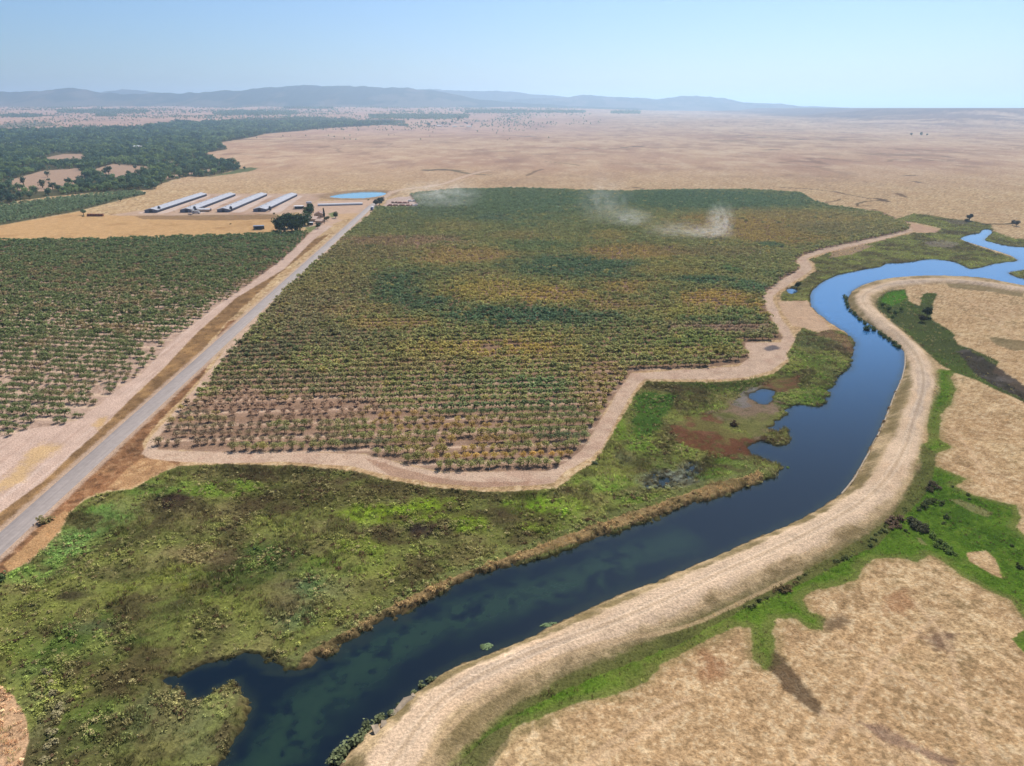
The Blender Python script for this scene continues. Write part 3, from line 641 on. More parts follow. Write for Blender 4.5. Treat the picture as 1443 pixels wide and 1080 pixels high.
def mul_col(nt, col, fac):
    n = nt.nodes.new('ShaderNodeVectorMath'); n.operation = 'SCALE'
    nt.links.new(col, n.inputs[0]); nt.links.new(fac, n.inputs['Scale'])
    return n.outputs[0]


def m_ground():
    m, nt, out = nodes('ground_cover')
    at = nd(nt, 'ShaderNodeAttribute', attribute_name='Col')
    geo = nd(nt, 'ShaderNodeNewGeometry')
    def noise(sc, det, lo, hi):
        n = nd(nt, 'ShaderNodeTexNoise'); n.inputs['Scale'].default_value = sc; n.inputs['Detail'].default_value = det; n.inputs['Roughness'].default_value = .65
        nt.links.new(geo.outputs['Position'], n.inputs['Vector'])
        r = nd(nt, 'ShaderNodeMapRange'); r.inputs['From Min'].default_value = .3; r.inputs['From Max'].default_value = .7
        r.inputs['To Min'].default_value = lo; r.inputs['To Max'].default_value = hi
        nt.links.new(n.outputs['Fac'], r.inputs['Value'])
        return r.outputs[0], n.outputs['Fac']
    a, af = noise(1.7, 8, .62, 1.38)
    b, bf = noise(.13, 6, .86, 1.14)
    c = mul_col(nt, mul_col(nt, at.outputs['Color'], a), b)
    bp = nd(nt, 'ShaderNodeBump'); bp.inputs['Strength'].default_value = .7; bp.inputs['Distance'].default_value = .5
    nt.links.new(af, bp.inputs['Height'])
    d = nd(nt, 'ShaderNodeBsdfDiffuse'); d.inputs['Roughness'].default_value = .6
    nt.links.new(c, d.inputs['Color']); nt.links.new(bp.outputs[0], d.inputs['Normal'])
    nt.links.new(d.outputs[0], out.inputs['Surface'])
    return m


def m_leaf(name, objcol=False, trans=.35):
    m, nt, out = nodes(name)
    at = nd(nt, 'ShaderNodeAttribute', attribute_name='Col')
    c = at.outputs['Color']
    if objcol:
        oi = nd(nt, 'ShaderNodeObjectInfo')
        mx = nd(nt, 'ShaderNodeVectorMath', operation='MULTIPLY')
        nt.links.new(c, mx.inputs[0]); nt.links.new(oi.outputs['Color'], mx.inputs[1]); c = mx.outputs[0]
    d = nd(nt, 'ShaderNodeBsdfDiffuse'); t = nd(nt, 'ShaderNodeBsdfTranslucent'); mix = nd(nt, 'ShaderNodeMixShader')
    mix.inputs[0].default_value = trans
    nt.links.new(c, d.inputs['Color']); nt.links.new(c, t.inputs['Color'])
    nt.links.new(d.outputs[0], mix.inputs[1]); nt.links.new(t.outputs[0], mix.inputs[2])
    nt.links.new(mix.outputs[0], out.inputs['Surface'])
    return m


def m_solid(name, rgb, rough=.7, var=.18, scale=1.5, metal=0.0, k=None):
    m, nt, out = nodes(name)
    p = nd(nt, 'ShaderNodeBsdfPrincipled'); p.inputs['Roughness'].default_value = rough; p.inputs['Metallic'].default_value = metal; p.inputs['Specular IOR Level'].default_value = .15
    c = lin(rgb) * (K if k is None else k)
    rgbn = nd(nt, 'ShaderNodeRGB'); rgbn.outputs[0].default_value = (*c, 1)
    geo = nd(nt, 'ShaderNodeNewGeometry')
    n = nd(nt, 'ShaderNodeTexNoise'); n.inputs['Scale'].default_value = scale; n.inputs['Detail'].default_value = 6
    nt.links.new(geo.outputs['Position'], n.inputs['Vector'])
    r = nd(nt, 'ShaderNodeMapRange'); r.inputs['From Min'].default_value = .3; r.inputs['From Max'].default_value = .7
    r.inputs['To Min'].default_value = 1 - var; r.inputs['To Max'].default_value = 1 + var
    nt.links.new(n.outputs['Fac'], r.inputs['Value'])
    nt.links.new(mul_col(nt, rgbn.outputs[0], r.outputs[0]), p.inputs['Base Color'])
    nt.links.new(p.outputs[0], out.inputs['Surface'])
    return m


def m_water(name, rgb_attr=True, col=(.01, .03, .06), rough=.06, bump=.12):
    m, nt, out = nodes(name)
    p = nd(nt, 'ShaderNodeBsdfPrincipled'); p.inputs['Roughness'].default_value = rough; p.inputs['IOR'].default_value = 1.33
    if rgb_attr:
        at = nd(nt, 'ShaderNodeAttribute', attribute_name='Col'); nt.links.new(at.outputs['Color'], p.inputs['Base Color'])
    else:
        p.inputs['Base Color'].default_value = (*col, 1)
    geo = nd(nt, 'ShaderNodeNewGeometry')
    n = nd(nt, 'ShaderNodeTexNoise'); n.inputs['Scale'].default_value = 1.1; n.inputs['Detail'].default_value = 5
    nt.links.new(geo.outputs['Position'], n.inputs['Vector'])
    n2 = nd(nt, 'ShaderNodeTexNoise'); n2.inputs['Scale'].default_value = .035; n2.inputs['Detail'].default_value = 4
    nt.links.new(geo.outputs['Position'], n2.inputs['Vector'])
    r2 = nd(nt, 'ShaderNodeMapRange'); r2.inputs['From Min'].default_value = .42; r2.inputs['From Max'].default_value = .62; r2.inputs['To Min'].default_value = bump * .35; r2.inputs['To Max'].default_value = bump * 2.2
    nt.links.new(n2.outputs['Fac'], r2.inputs['Value'])
    bp = nd(nt, 'ShaderNodeBump'); bp.inputs['Distance'].default_value = .1; nt.links.new(r2.outputs[0], bp.inputs['Strength'])
    nt.links.new(n.outputs['Fac'], bp.inputs['Height']); nt.links.new(bp.outputs[0], p.inputs['Normal'])
    nt.links.new(p.outputs[0], out.inputs['Surface'])
    return m


M_GROUND = m_ground()
M_LEAF = m_leaf('foliage')
M_LEAF_OBJ = m_leaf('foliage_single', True)
M_GRASS = m_leaf('grass_blades', trans=.25)
M_BARK = m_solid('bark', (116, 96, 80), .9, .3, 3)

# ------------------------------------------------------------------ ground
def persp_grid(py_rows, ncol, margin, zc0=0.0):
    ys = np.array([P(CX, q)[1] for q in py_rows])
    s = np.linspace(-1, 1, ncol)
    halfw = (ys * CP + H * SP) * .7215 * margin
    X = s[None, :] * halfw[:, None]
    Y = np.repeat(ys[:, None], ncol, 1)
    return X, Y


rows = np.concatenate([np.linspace(2400, 1200, 40, endpoint=False), np.linspace(1200, 330, 760, endpoint=False), np.linspace(330, 200, 200, endpoint=False),
                       np.linspace(200, 160, 90, endpoint=False), np.geomspace(160 - 152.1, 155.6 - 152.1, 24) + 152.1])
NC = 960
GX, GY = persp_grid(rows, NC, 1.3)
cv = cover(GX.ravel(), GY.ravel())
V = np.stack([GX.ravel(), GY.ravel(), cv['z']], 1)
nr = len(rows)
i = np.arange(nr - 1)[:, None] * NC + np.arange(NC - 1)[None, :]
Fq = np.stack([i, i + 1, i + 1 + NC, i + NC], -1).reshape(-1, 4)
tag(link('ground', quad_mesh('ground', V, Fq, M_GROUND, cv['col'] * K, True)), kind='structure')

# water of the canal: weed beds show through it
wr = np.linspace(1200, 318, 420)
WX, WY = persp_grid(wr, 420, 1.25)
wx, wy = WX.ravel(), WY.ravel()
wn1, wn2 = fbm(wx / 9, wy / 9, 21, 4), fbm(wx / 2.5, wy / 2.5, 22, 3)
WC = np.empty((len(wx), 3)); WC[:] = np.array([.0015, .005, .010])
sky_tint = sstep(170, 430, wy) ** 1.3  # bluer with distance: reflected sky put into the water's base colour
WC += (np.array([.022, .085, .20]) - WC) * sky_tint[:, None]
weed_line = smooth_open(poly([(330, 1130), (400, 1040), (480, 960), (560, 905), (640, 870), (720, 845), (800, 822), (880, 790), (960, 762)], WZ))
dw = sd_line(weed_line, wx, wy, 40)
wm = sstep(9, 2, dw + wn1 * 6 + wn2 * 3) * sstep(-.5, .3, wn2 + wn1 + .25) * sstep(260, 120, wy)
WC += (np.array([.010, .024, .015]) - WC) * (wm * .8)[:, None]
wsd = cover(wx, wy, False)['shore']
WC += (np.array([.010, .016, .012]) - WC) * (sstep(3.0, .3, wsd + wn2 * .8) * .7)[:, None]
keep = (wsd > -3).reshape(WX.shape)
kq = keep[:-1, :-1] | keep[1:, :-1] | keep[:-1, 1:] | keep[1:, 1:]
i = np.arange(len(wr) - 1)[:, None] * 420 + np.arange(419)[None, :]
Fw = np.stack([i, i + 1, i + 421, i + 420], -1)[kq]
used, inv = np.unique(Fw, return_inverse=True)
VW = np.stack([wx, wy, np.full(len(wx), WZ)], 1)[used]
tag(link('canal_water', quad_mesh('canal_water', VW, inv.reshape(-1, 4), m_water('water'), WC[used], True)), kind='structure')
fp = smooth_closed(FARM_POND, 1); c = fp.mean(0)
VP = np.concatenate([[[c[0], c[1], -.95]], np.column_stack([c + (fp - c) * 1.03, np.full(len(fp), -.95)])])
n = len(fp)
FP = np.array([[0, 1 + k, 1 + (k + 1) % n] for k in range(n)])
tag(link('pond_water', quad_mesh('pond_water', VP, FP, m_water('pond_water', False, (.05, .16, .24)))), kind='structure')

# paved road
rl = []
a, b = ROAD[0], ROAD[3]
for t in np.linspace(0, 1, 160): rl.append(a + (b - a) * t)
rl += [ROAD[4]]
rl = np.array(rl)
tan = np.gradient(rl, axis=0); tan /= np.linalg.norm(tan, axis=1)[:, None]
nor = np.stack([-tan[:, 1], tan[:, 0]], 1)
offs = [-3.5, -3.3, 0, 3.3, 3.5]
VR = []
for o_, z_ in zip(offs, (.0, .10, .16, .10, .0)):
    wob = .18 * fbm(rl[:, 1] / 9, rl[:, 0] * 0 + o_, 51, 3) if abs(o_) > 3 else 0
    VR.append(np.column_stack([rl + nor * (o_ + wob)[:, None] if np.ndim(wob) else rl + nor * o_, np.full(len(rl), z_)]))
VR = np.concatenate(VR); nl = len(rl)
FR = np.concatenate([[[k * nl + j, k * nl + j + 1, (k + 1) * nl + j + 1, (k + 1) * nl + j] for j in range(nl - 1)] for k in range(4)])
def m_road():
    m, nt, out = nodes('old_asphalt')
    geo = nd(nt, 'ShaderNodeNewGeometry')
    def tex(sc, lo, hi, vec):
        n = nd(nt, 'ShaderNodeTexNoise'); n.inputs['Scale'].default_value = sc; n.inputs['Detail'].default_value = 6
        nt.links.new(vec, n.inputs['Vector'])
        r = nd(nt, 'ShaderNodeMapRange'); r.inputs['From Min'].default_value = .3; r.inputs['From Max'].default_value = .7
        r.inputs['To Min'].default_value = lo; r.inputs['To Max'].default_value = hi
        nt.links.new(n.outputs['Fac'], r.inputs['Value']); return r.outputs[0]
    mp = nd(nt, 'ShaderNodeMapping'); mp.inputs['Scale'].default_value = (1.6, .05, 1); mp.inputs['Rotation'].default_value = (0, 0, -math.atan2(rd[0], rd[1]) * -1)
    nt.links.new(geo.outputs['Position'], mp.inputs['Vector'])
    c = nd(nt, 'ShaderNodeRGB'); c.outputs[0].default_value = (*(lin((150, 138, 132)) * K * .9), 1)
    q = mul_col(nt, mul_col(nt, c.outputs[0], tex(1.0, .84, 1.14, mp.outputs[0])), tex(.5, .9, 1.1, geo.outputs['Position']))
    p = nd(nt, 'ShaderNodeBsdfPrincipled'); p.inputs['Roughness'].default_value = .85
    nt.links.new(q, p.inputs['Base Color']); nt.links.new(p.outputs[0], out.inputs['Surface'])
    return m
tag(link('road', quad_mesh('road', VR, FR, m_road())), kind='structure')

# ------------------------------------------------------------------ foliage
def rand_unit(n, g):
    v = g.normal(size=(n, 3)); return v / np.linalg.norm(v, axis=1)[:, None]


def leaf_quads(cen, nrm, size, g, asp=1.0):
    """one small leaf-clump face per centre"""
    n = len(cen)
    t = np.cross(nrm, rand_unit(n, g)); t /= np.linalg.norm(t, axis=1)[:, None] + 1e-9
    b = np.cross(nrm, t)
    s = size[:, None] if np.ndim(size) else size
    t, b = t * s, b * s * asp
    return np.stack([cen - t, cen - b * .8, cen + t, cen + b * .8], 1).reshape(-1, 3)


def crown_template(seed, n, lobes=7, rx=1.0, rz=.8, zc=1.0, leaf=.2, shell=.55, bias=.9, core=True, updir=.2):
    """leaf clumps on a few lobes that make an uneven crown"""
    g = np.random.default_rng(seed)
    lc = rand_unit(lobes, g) * (g.uniform(.25, .62, lobes))[:, None]
    lc[:, 2] *= .8
    lr = g.uniform(.34, .56, lobes)
    k = g.integers(0, lobes, n)
    d = rand_unit(n, g)
    r = g.uniform(shell, 1, n) ** .6
    c = lc[k] + d * (lr[k] * r)[:, None]
    nr = d * bias + rand_unit(n, g) * .8; nr[:, 2] += updir
    nr /= np.linalg.norm(nr, axis=1)[:, None]
    c = c * np.array([rx, rx, rz]) + np.array([0, 0, zc])
    V = leaf_quads(c, nr, leaf * g.uniform(.6, 1.25, n), g)
    tone = g.normal(1, .14, n) * (g.uniform(.82, 1.16, lobes)[k])
    return V, np.repeat(np.clip(tone, .45, 1.6), 4)


def tube(p0, p1, r0, r1, sides=5):
    p0, p1 = np.array(p0, float), np.array(p1, float)
    d = p1 - p0; d /= np.linalg.norm(d)
    a = np.cross(d, [.3, .9, .1]); a /= np.linalg.norm(a); b = np.cross(d, a)
    th = np.arange(sides) * 2 * math.pi / sides
    c = np.cos(th)[:, None] * a + np.sin(th)[:, None] * b
    A, B = p0 + c * r0, p1 + c * r1
    q = np.arange(sides); q2 = (q + 1) % sides
    return np.stack([A[q], A[q2], B[q2], B[q]], 1).reshape(-1, 3)


def trunk_template(seed, h, r, spread, limbs=4, fork=.35):
    g = np.random.default_rng(seed)
    out = [tube((0, 0, -.15), (0, 0, h * fork), r * 1.15, r * .85)]
    for k in range(limbs):
        a = k * 2 * math.pi / limbs + g.uniform(-.4, .4)
        m = np.array([math.cos(a) * spread * .45, math.sin(a) * spread * .45, h * (fork + .28)])
        e = np.array([math.cos(a) * spread * .8, math.sin(a) * spread * .8, h * g.uniform(.8, .95)])
        out += [tube((0, 0, h * fork * .95), m, r * .7, r * .42, 4), tube(m, e, r * .42, r * .12, 4)]
    return np.concatenate(out)


def orchard_pair(seed, n, leaf, bare=0.0):
    V, t = crown_template(seed, n, 9, 2.95, 1.8, 2.1, leaf, .3, .6, updir=.75)
    T = trunk_template(seed, 4.2, .13, 1.5, 4, .3)
    return V, t, T


def scatter_mesh(name, temps, pos, sc, rot, col, mat, which=None, bark=None, zsc=None):
    """one merged mesh of many small plants (templates of quads)"""
    N = len(pos)
    which = rng.integers(0, len(temps), N) if which is None else which
    VV, CC = [], []
    for t, (TV, tone, isleaf) in enumerate(temps):
        k = np.nonzero(which == t)[0]
        if not len(k): continue
        c, s = np.cos(rot[k]), np.sin(rot[k])
        S = sc[k][:, None]
        x = (TV[None, :, 0] * c[:, None] - TV[None, :, 1] * s[:, None]) * S
        y = (TV[None, :, 0] * s[:, None] + TV[None, :, 1] * c[:, None]) * S
        z = TV[None, :, 2] * S * (1 if zsc is None else zsc[k][:, None])
        v = np.stack([x, y, z], -1) + pos[k][:, None, :]
        cc = col[k][:, None, :] * tone[None, :, None]
        if bark is not None and not isleaf.all():
            cc = np.where(isleaf[None, :, None], cc, bark[None, None, :])
        VV.append(v.reshape(-1, 3)); CC.append(cc.reshape(-1, 3))
    V = np.concatenate(VV); C = np.clip(np.concatenate(CC), 0.004, .9)
    return link(name, quad_mesh(name, V, np.arange(len(V)).reshape(-1, 4), mat, C))


BARK_C = lin((120, 100, 84)) * K
# distant orchard trees are lighter meshes of the same make
far_temps = []
for s in range(6):
    V, t, T = orchard_pair(100 + s, 84, .5)
    T = tube((0, 0, -.1), (0, 0, 2.2), .14, .1, 4)
    far_temps.append((np.concatenate([V, T]), np.concatenate([t, np.ones(len(T))]), np.concatenate([np.ones(len(V), bool), np.zeros(len(T), bool)])))

GAIN = 3.3                           # a leaf is lighter than the crown it makes (gaps and self-shadow)


def grid_trees(pg, th, row, step, g, edge=1.0, xr=None):
    c, s = math.cos(th), math.sin(th)
    u = pg[:, 0] * c + pg[:, 1] * s; v = -pg[:, 0] * s + pg[:, 1] * c
    j = np.arange(math.floor(v.min() / row), math.ceil(v.max() / row) + 1)
    i = np.arange(math.floor(u.min() / step), math.ceil(u.max() / step) + 1)
    I, J = np.meshgrid(i, j)
    ph = g.uniform(0, 1, len(j))[:, None]
    uu = ((I + ph) * step + g.normal(0, .3, I.shape)).ravel(); vv = (J * row + g.normal(0, .22, I.shape)).ravel()
    X, Y = uu * c - vv * s, uu * s + vv * c
    d = sd_poly(pg, X, Y, 20)
    k = (d > edge)
    return X[k], Y[k], J.ravel()[k]


g = np.random.default_rng(3)
ox, oy, oj = grid_trees(ORCHARD, TH_R, ROW, 3.2, g)
vis = np.abs(ox) < (oy * CP + H * SP) * .7215 * 1.12
ox, oy, oj = ox[vis], oy[vis], oj[vis]
oc = np.empty((len(ox), 3)); oc[:] = lin(OL)
wn = fbm(ox / 14, oy / 14, 5, 3) * .6 + g.normal(0, .15, len(ox))
blend_blobs(ORCH_BLOBS, ox, oy, oc, wn)
# single trees differ: some turn early, some stay green
u = g.uniform(0, 1, len(ox))
oc = np.where((u < .03)[:, None], oc * .45 + lin(GO) * .55, oc)
oc = np.where((u > .97)[:, None], oc * .5 + lin(OG) * .5, oc)
oc = oc * g.normal(1, .10, len(ox))[:, None] * np.array([1.0, 1.0, .95])
oc = oc * .82 + oc.mean(1)[:, None] * .18
og = oc[:, 1] / (oc[:, 0] + 1e-6)                 # greenness
keep = ~((og < .80) & (g.uniform(0, 1, len(ox)) < .10))
ox, oy, oj, oc, og = [a[keep] for a in (ox, oy, oj, oc, og)]
osz = (1 - .14 * sstep(300, 230, oy + ox * .3)) * np.clip(g.normal(1, .10, len(ox)), .6, 1.3) * np.where(og < .82, .84, 1.0) * np.where(og > 1.25, 1.08, 1.0)

lx, ly, lj = grid_trees(ORCH_L, TH_L, ROW_L, 3.4, g, .6)
vis = (np.abs(lx) < (ly * CP + H * SP) * .7215 * 1.14)
lx, ly, lj = lx[vis], ly[vis], lj[vis]
ln = fbm(lx / 30, ly / 30, 6, 4)
dd = sd_poly(ORCH_L, lx, ly, 60)
thin = np.clip(.03 + .32 * sstep(290, 210, ly) * sstep(-.1, .45, ln) + .45 * sstep(14, 2, dd) * sstep(420, 240, ly) + .12 * sstep(.3, .7, ln), 0, .8)
k = g.uniform(0, 1, len(lx)) > thin
lx, ly, lj, ln, dd = lx[k], ly[k], lj[k], ln[k], dd[k]
lc = np.empty((len(lx), 3)); lc[:] = lin((76, 86, 56))
t = sstep(.1, .6, fbm(lx / 18, ly / 10, 7, 3) + g.normal(0, .15, len(lx)))
lc += (lin((104, 92, 70)) - lc) * (t * .8)[:, None]
lc += (lin((66, 84, 58)) - lc) * (sstep(450, 700, ly) * .7)[:, None]
lc *= g.normal(1, .09, len(lx))[:, None] * np.array([1.06, .98, .92])
lsz = np.clip(g.normal(1, .16, len(lx)), .45, 1.35) * np.where(dd < 7, .78, .98) * (1 - .14 * sstep(400, 280, ly))


def plant_orchard(xs, ys, js, cols, szs, name, lab_fn, group, cat, stuffname, stufflab, seed):
    zc = ys * CP + H * SP
    inside = np.abs(xs) < zc * .7215 * 1.0
    key = np.where(inside, zc, 1e9)
    order = np.argsort(key)
    near = np.zeros(len(xs), bool); near[order[:300]] = True
    gz = ground_z(xs, ys)
    temps = []
    for s in range(6):
        V, t, T = orchard_pair(seed + s, 330, .25)
        cm = quad_mesh('crown', V, np.arange(len(V)).reshape(-1, 4), M_LEAF_OBJ, np.repeat(t[:, None], 3, 1))
        tm = quad_mesh('trunk', T, np.arange(len(T)).reshape(-1, 4), M_BARK)
        temps.append((cm, tm))
    for n_, k in enumerate(np.nonzero(near)[0]):
        r = bpy.data.objects.new(name, None); COLL.objects.link(r)
        r.empty_display_size = .5
        r.location = (xs[k], ys[k], gz[k]); r.rotation_euler = (0, 0, random.uniform(0, 6.28)); r.scale = (szs[k],) * 2 + (szs[k] * random.uniform(.9, 1.08),)
        cm, tm = temps[n_ % 6]
        c = link('crown', cm, r); c.color = (*np.clip(cols[k] * K * GAIN, 0, 1), 1)
        link('trunk', tm, r)
        tag(r, lab_fn(k), cat, group)
    f = ~near
    o = scatter_mesh(stuffname, far_temps, np.stack([xs[f], ys[f], gz[f]], 1), szs[f], rng.uniform(0, 6.28, f.sum()), cols[f] * K * GAIN, M_LEAF, bark=BARK_C)
    tag(o, stufflab, 'orchard', kind='stuff')
    return near


ORD = ['front', 'second', 'third', 'fourth', 'fifth', 'sixth', 'seventh', 'eighth', 'ninth', 'tenth', 'eleventh', 'twelfth', 'thirteenth', 'fourteenth', 'fifteenth', 'sixteenth', 'seventeenth', 'eighteenth', 'nineteenth', 'twentieth']
dtr = sd_poly(ORCHARD, ox, oy, 200)
jmin = oj.min(); ljmin = None


def lab_right(k):
    gr = og[k]
    c = 'dull green' if gr > 1.12 else ('olive' if gr > .93 else ('golden brown' if oc[k, 2] / oc[k, 0] < .28 else 'bare grey-brown'))
    side = 'road end' if ox[k] < -70 else ('track bend' if ox[k] > 15 else 'middle')
    return f'{c} orchard tree in {ORD[min(oj[k] - jmin, 19)]} row from the marsh, {side} part'


plant_orchard(ox, oy, oj, oc, osz, 'autumn_orchard_tree', lab_right, 'turning orchard trees in the front rows of the big orchard', 'autumn orchard tree',
              'big_orchard', 'rows of green, olive and golden trees filling the big orchard', 300)
_in = np.abs(lx) < (ly * CP + H * SP) * .7215
ljmin = lj[_in].min()


def lab_left(k):
    c = 'leafy green' if lc[k, 1] > lc[k, 0] * 1.12 else ('thin brownish' if lc[k, 0] > lc[k, 1] * .98 else 'dull green')
    sz = 'small ' if lsz[k] < .78 else ''
    side = 'next to the road-side dirt' if dd[k] < 9 else 'inside the block beyond the road'
    return f'{sz}{c} orchard tree {side}, {ORD[int(min(max(lj[k] - ljmin, 0), 19))]} row back'


plant_orchard(lx, ly, lj, lc, lsz, 'green_orchard_tree', lab_left, 'green orchard trees beyond the paved road', 'green orchard tree',
              'orchard_beyond_road', 'rows of dense dark green trees in the orchard beyond the road', 400)

# a third orchard far off beside the wood
fx, fy, fj = grid_trees(ORCH_FAR, R(3), 7.5, 6.0, g)
k = np.abs(fx) < (fy * CP + H * SP) * .7215 * 1.15
fx, fy = fx[k], fy[k]
fc = np.empty((len(fx), 3)); fc[:] = lin((80, 92, 68)); fc *= g.normal(1, .12, len(fx))[:, None]
tag(scatter_mesh('far_orchard', far_temps, np.stack([fx, fy, ground_z(fx, fy)], 1), g.normal(1.15, .1, len(fx)), g.uniform(0, 6, len(fx)), fc * K * GAIN, M_LEAF, bark=BARK_C),
    'flat dark green orchard block between the golden field and the wood', 'orchard', kind='stuff')


# ------------------------------------------------------------------ river wood
wood_temps = []
for s in range(6):
    V, t = crown_template(500 + s, 60, 9, 5.2, 4.6, 5.6, 1.35, .5, 1.0, updir=.5)
    T = tube((0, 0, -.3), (0, 0, 4), .4, .3, 4)
    wood_temps.append((np.concatenate([V, T]), np.concatenate([t, np.ones(len(T))]), np.concatenate([np.ones(len(V), bool), np.zeros(len(T), bool)])))
xs, ys = [], []
for (y0, y1, st) in ((900, 1700, 9.0), (1700, 2600, 13.0), (2600, 4700, 19.0)):
    hw = (y1 * CP + 40) * .7215 * 1.15
    I, J = np.meshgrid(np.arange(-hw, hw, st), np.arange(y0, y1, st))
    xs.append((I + g.uniform(-.45, .45, I.shape) * st).ravel()); ys.append((J + g.uniform(-.45, .45, I.shape) * st).ravel())
xs, ys = np.concatenate(xs), np.concatenate(ys)
k = (xs < 400) & (np.abs(xs) < (ys * CP + H * SP) * .7215 * 1.12)
xs, ys = xs[k], ys[k]
d = sd_poly(WOOD, xs, ys, 60)
ok = (d > -2 + 6 * fbm(xs / 30, ys / 30, 91, 3))
for pg in CLEARINGS:
    dc = sd_poly(pg, xs, ys, 60)
    ok &= (dc < 2 + 8 * fbm(xs / 25, ys / 25, 92, 3)) | (g.uniform(0, 1, len(xs)) < .04)
gap = fbm(xs / 60, ys / 90, 93, 4)
ok &= ~((gap > .16) & (ys < 2400) & (g.uniform(0, 1, len(xs)) < .75))
ok &= g.uniform(0, 1, len(xs)) < np.where(ys < 1700, .78, .92)
# scrub line and the thin trees along the wood's edge
ex = np.array([P(a, b) for a, b in [(250, 253), (272, 249), (262, 251), (330, 241), (345, 240), (300, 247), (312, 246), (204, 275), (190, 279), (129, 291), (140, 288), (150, 287), (170, 284), (118, 303), (285, 249), (360, 190), (385, 187.5)]])
xs, ys = np.concatenate([xs[ok], ex[:, 0]]), np.concatenate([ys[ok], ex[:, 1]])
wc = np.empty((len(xs), 3)); wc[:] = lin((70, 86, 64))
cn = fbm(xs / 45, ys / 60, 94, 4)
wc += (lin((104, 118, 74)) - wc) * (sstep(.05, .5, cn + g.normal(0, .22, len(xs))) * .85)[:, None]
wc += (lin((54, 72, 64)) - wc) * (sstep(.0, .5, -cn + g.normal(0, .2, len(xs))) * .8)[:, None]
wc *= g.normal(1, .12, len(xs))[:, None]
wsz = np.clip(g.normal(.95, .28, len(xs)), .35, 1.7) * np.where(ys > 2600, 1.7, np.where(ys > 1700, 1.2, 1.0))
wsz[-len(ex):] = g.uniform(.45, .8, len(ex))
wz = ground_z(xs, ys)
inside = np.abs(xs) < (ys * CP + H * SP) * .7215
order = np.argsort(np.where(inside, ys / wsz, 1e9))
near = np.zeros(len(xs), bool); near[order[:260]] = True
tm_w = quad_mesh('trunk', trunk_template(7, 7.5, .42, 2.6, 4, .35), np.arange(len(trunk_template(7, 7.5, .42, 2.6, 4, .35))).reshape(-1, 4), M_BARK)
cms = []
for s in range(8):
    V, t = crown_template(560 + s, 190, 10, 5.0, 4.5, 5.6, .78, .5, 1.0)
    cms.append(quad_mesh('crown', V, np.arange(len(V)).reshape(-1, 4), M_LEAF_OBJ, np.repeat(t[:, None], 3, 1)))


def tree_object(name, cm, tm, loc, sc, col, label, cat, group=None, rot=None, zs=1.0):
    r = bpy.data.objects.new(name, None); COLL.objects.link(r); r.empty_display_size = .5
    r.location = loc; r.rotation_euler = (0, 0, random.uniform(0, 6.28) if rot is None else rot); r.scale = (sc, sc, sc * zs)
    c = link('crown', cm, r); c.color = (*np.clip(col, 0, 1), 1)
    if tm: link('trunk', tm, r)
    tag(r, label, cat, group)
    return r


CLC = [(pg.mean(0), nm) for pg, nm in zip(CLEARINGS, ('left bare clearing', 'right bare clearing', 'upper bare clearing', 'white farm roof', 'pale gravel bar', 'track along the wood edge', 'narrow clearing', 'far clearing', 'outer clearing'))]
for n_, k in enumerate(np.nonzero(near)[0]):
    gr = wc[k, 1] / wc[k, 2]; br = wc[k].sum()
    shade = 'yellow-green' if gr > 2.0 else ('dark blue-green' if br < .19 else 'mid green')
    size = 'big' if wsz[k] > 1.25 else ('small' if wsz[k] < .75 else 'middling')
    dist = [np.hypot(*(np.array([xs[k], ys[k]]) - c)) for c, _ in CLC]
    q = int(np.argmin(dist))
    ed = sd_poly(WOOD, xs[k:k + 1], ys[k:k + 1], 60)[0]
    where = 'at the edge facing the golden field' if (ed < 14 and ys[k] < 1500) else ('by the ' + CLC[q][1])
    tree_object('river_tree', cms[n_ % 8], tm_w, (xs[k], ys[k], wz[k]), wsz[k], wc[k] * K * 2.3, f'{size} {shade} tree of the river wood, {where}', 'river tree', 'nearest trees of the river wood')
f = ~near
tag(scatter_mesh('river_wood', wood_temps, np.stack([xs[f], ys[f], wz[f]], 1), wsz[f], g.uniform(0, 6.28, f.sum()), wc[f] * K * 2.3, M_LEAF, bark=BARK_C),
    'dense dark river wood running off toward the foothills', 'wood', kind='stuff')

# scattered oaks of the foothills and the wooded rises: far-off dots, one mass
ot = []
for s in range(4):
    V, t = crown_template(600 + s, 12, 4, 5.5, 4.2, 4.0, 2.6, .4, 1.0)
    ot.append((V, t, np.ones(len(V), bool)))
n = 34000
yy = np.exp(g.uniform(math.log(2700), math.log(10500), n)); xx = g.uniform(-1, .62, n) * (yy * CP) * .7215 * 1.1
hillm = sstep(500, -500, xx - (yy - 3000) * .09)
dens = sstep(-.35, .45, fbm(xx / 260, yy / 420, 95, 4) + .25 * fbm(xx / 90, yy / 120, 96, 3)) * hillm
# wooded rises and tree lines seen in the photograph: (px0, px1, py, thickness px, density)
rises = [(655, 742, 158.2, 1.6, 1.0), (742, 826, 158.4, 1.0, .9), (860, 902, 159.2, 1.2, 1.0), (560, 660, 165, 3, .5), (520, 570, 165, 2.5, .8), (405, 500, 171, 2.5, .6), (405, 460, 168, 1.2, .7), (135, 165, 163, 1.5, .9), (80, 210, 158, 2, .45), (0, 60, 164, 2, .35),
         (480, 560, 175.4, 1.3, 1), (560, 575, 177.5, .7, 1), (300, 420, 160, 3, .35), (400, 470, 152.8, 1, .5)]
keep = g.uniform(0, 1, n) < dens * np.where(yy < 3900, .04, .9)


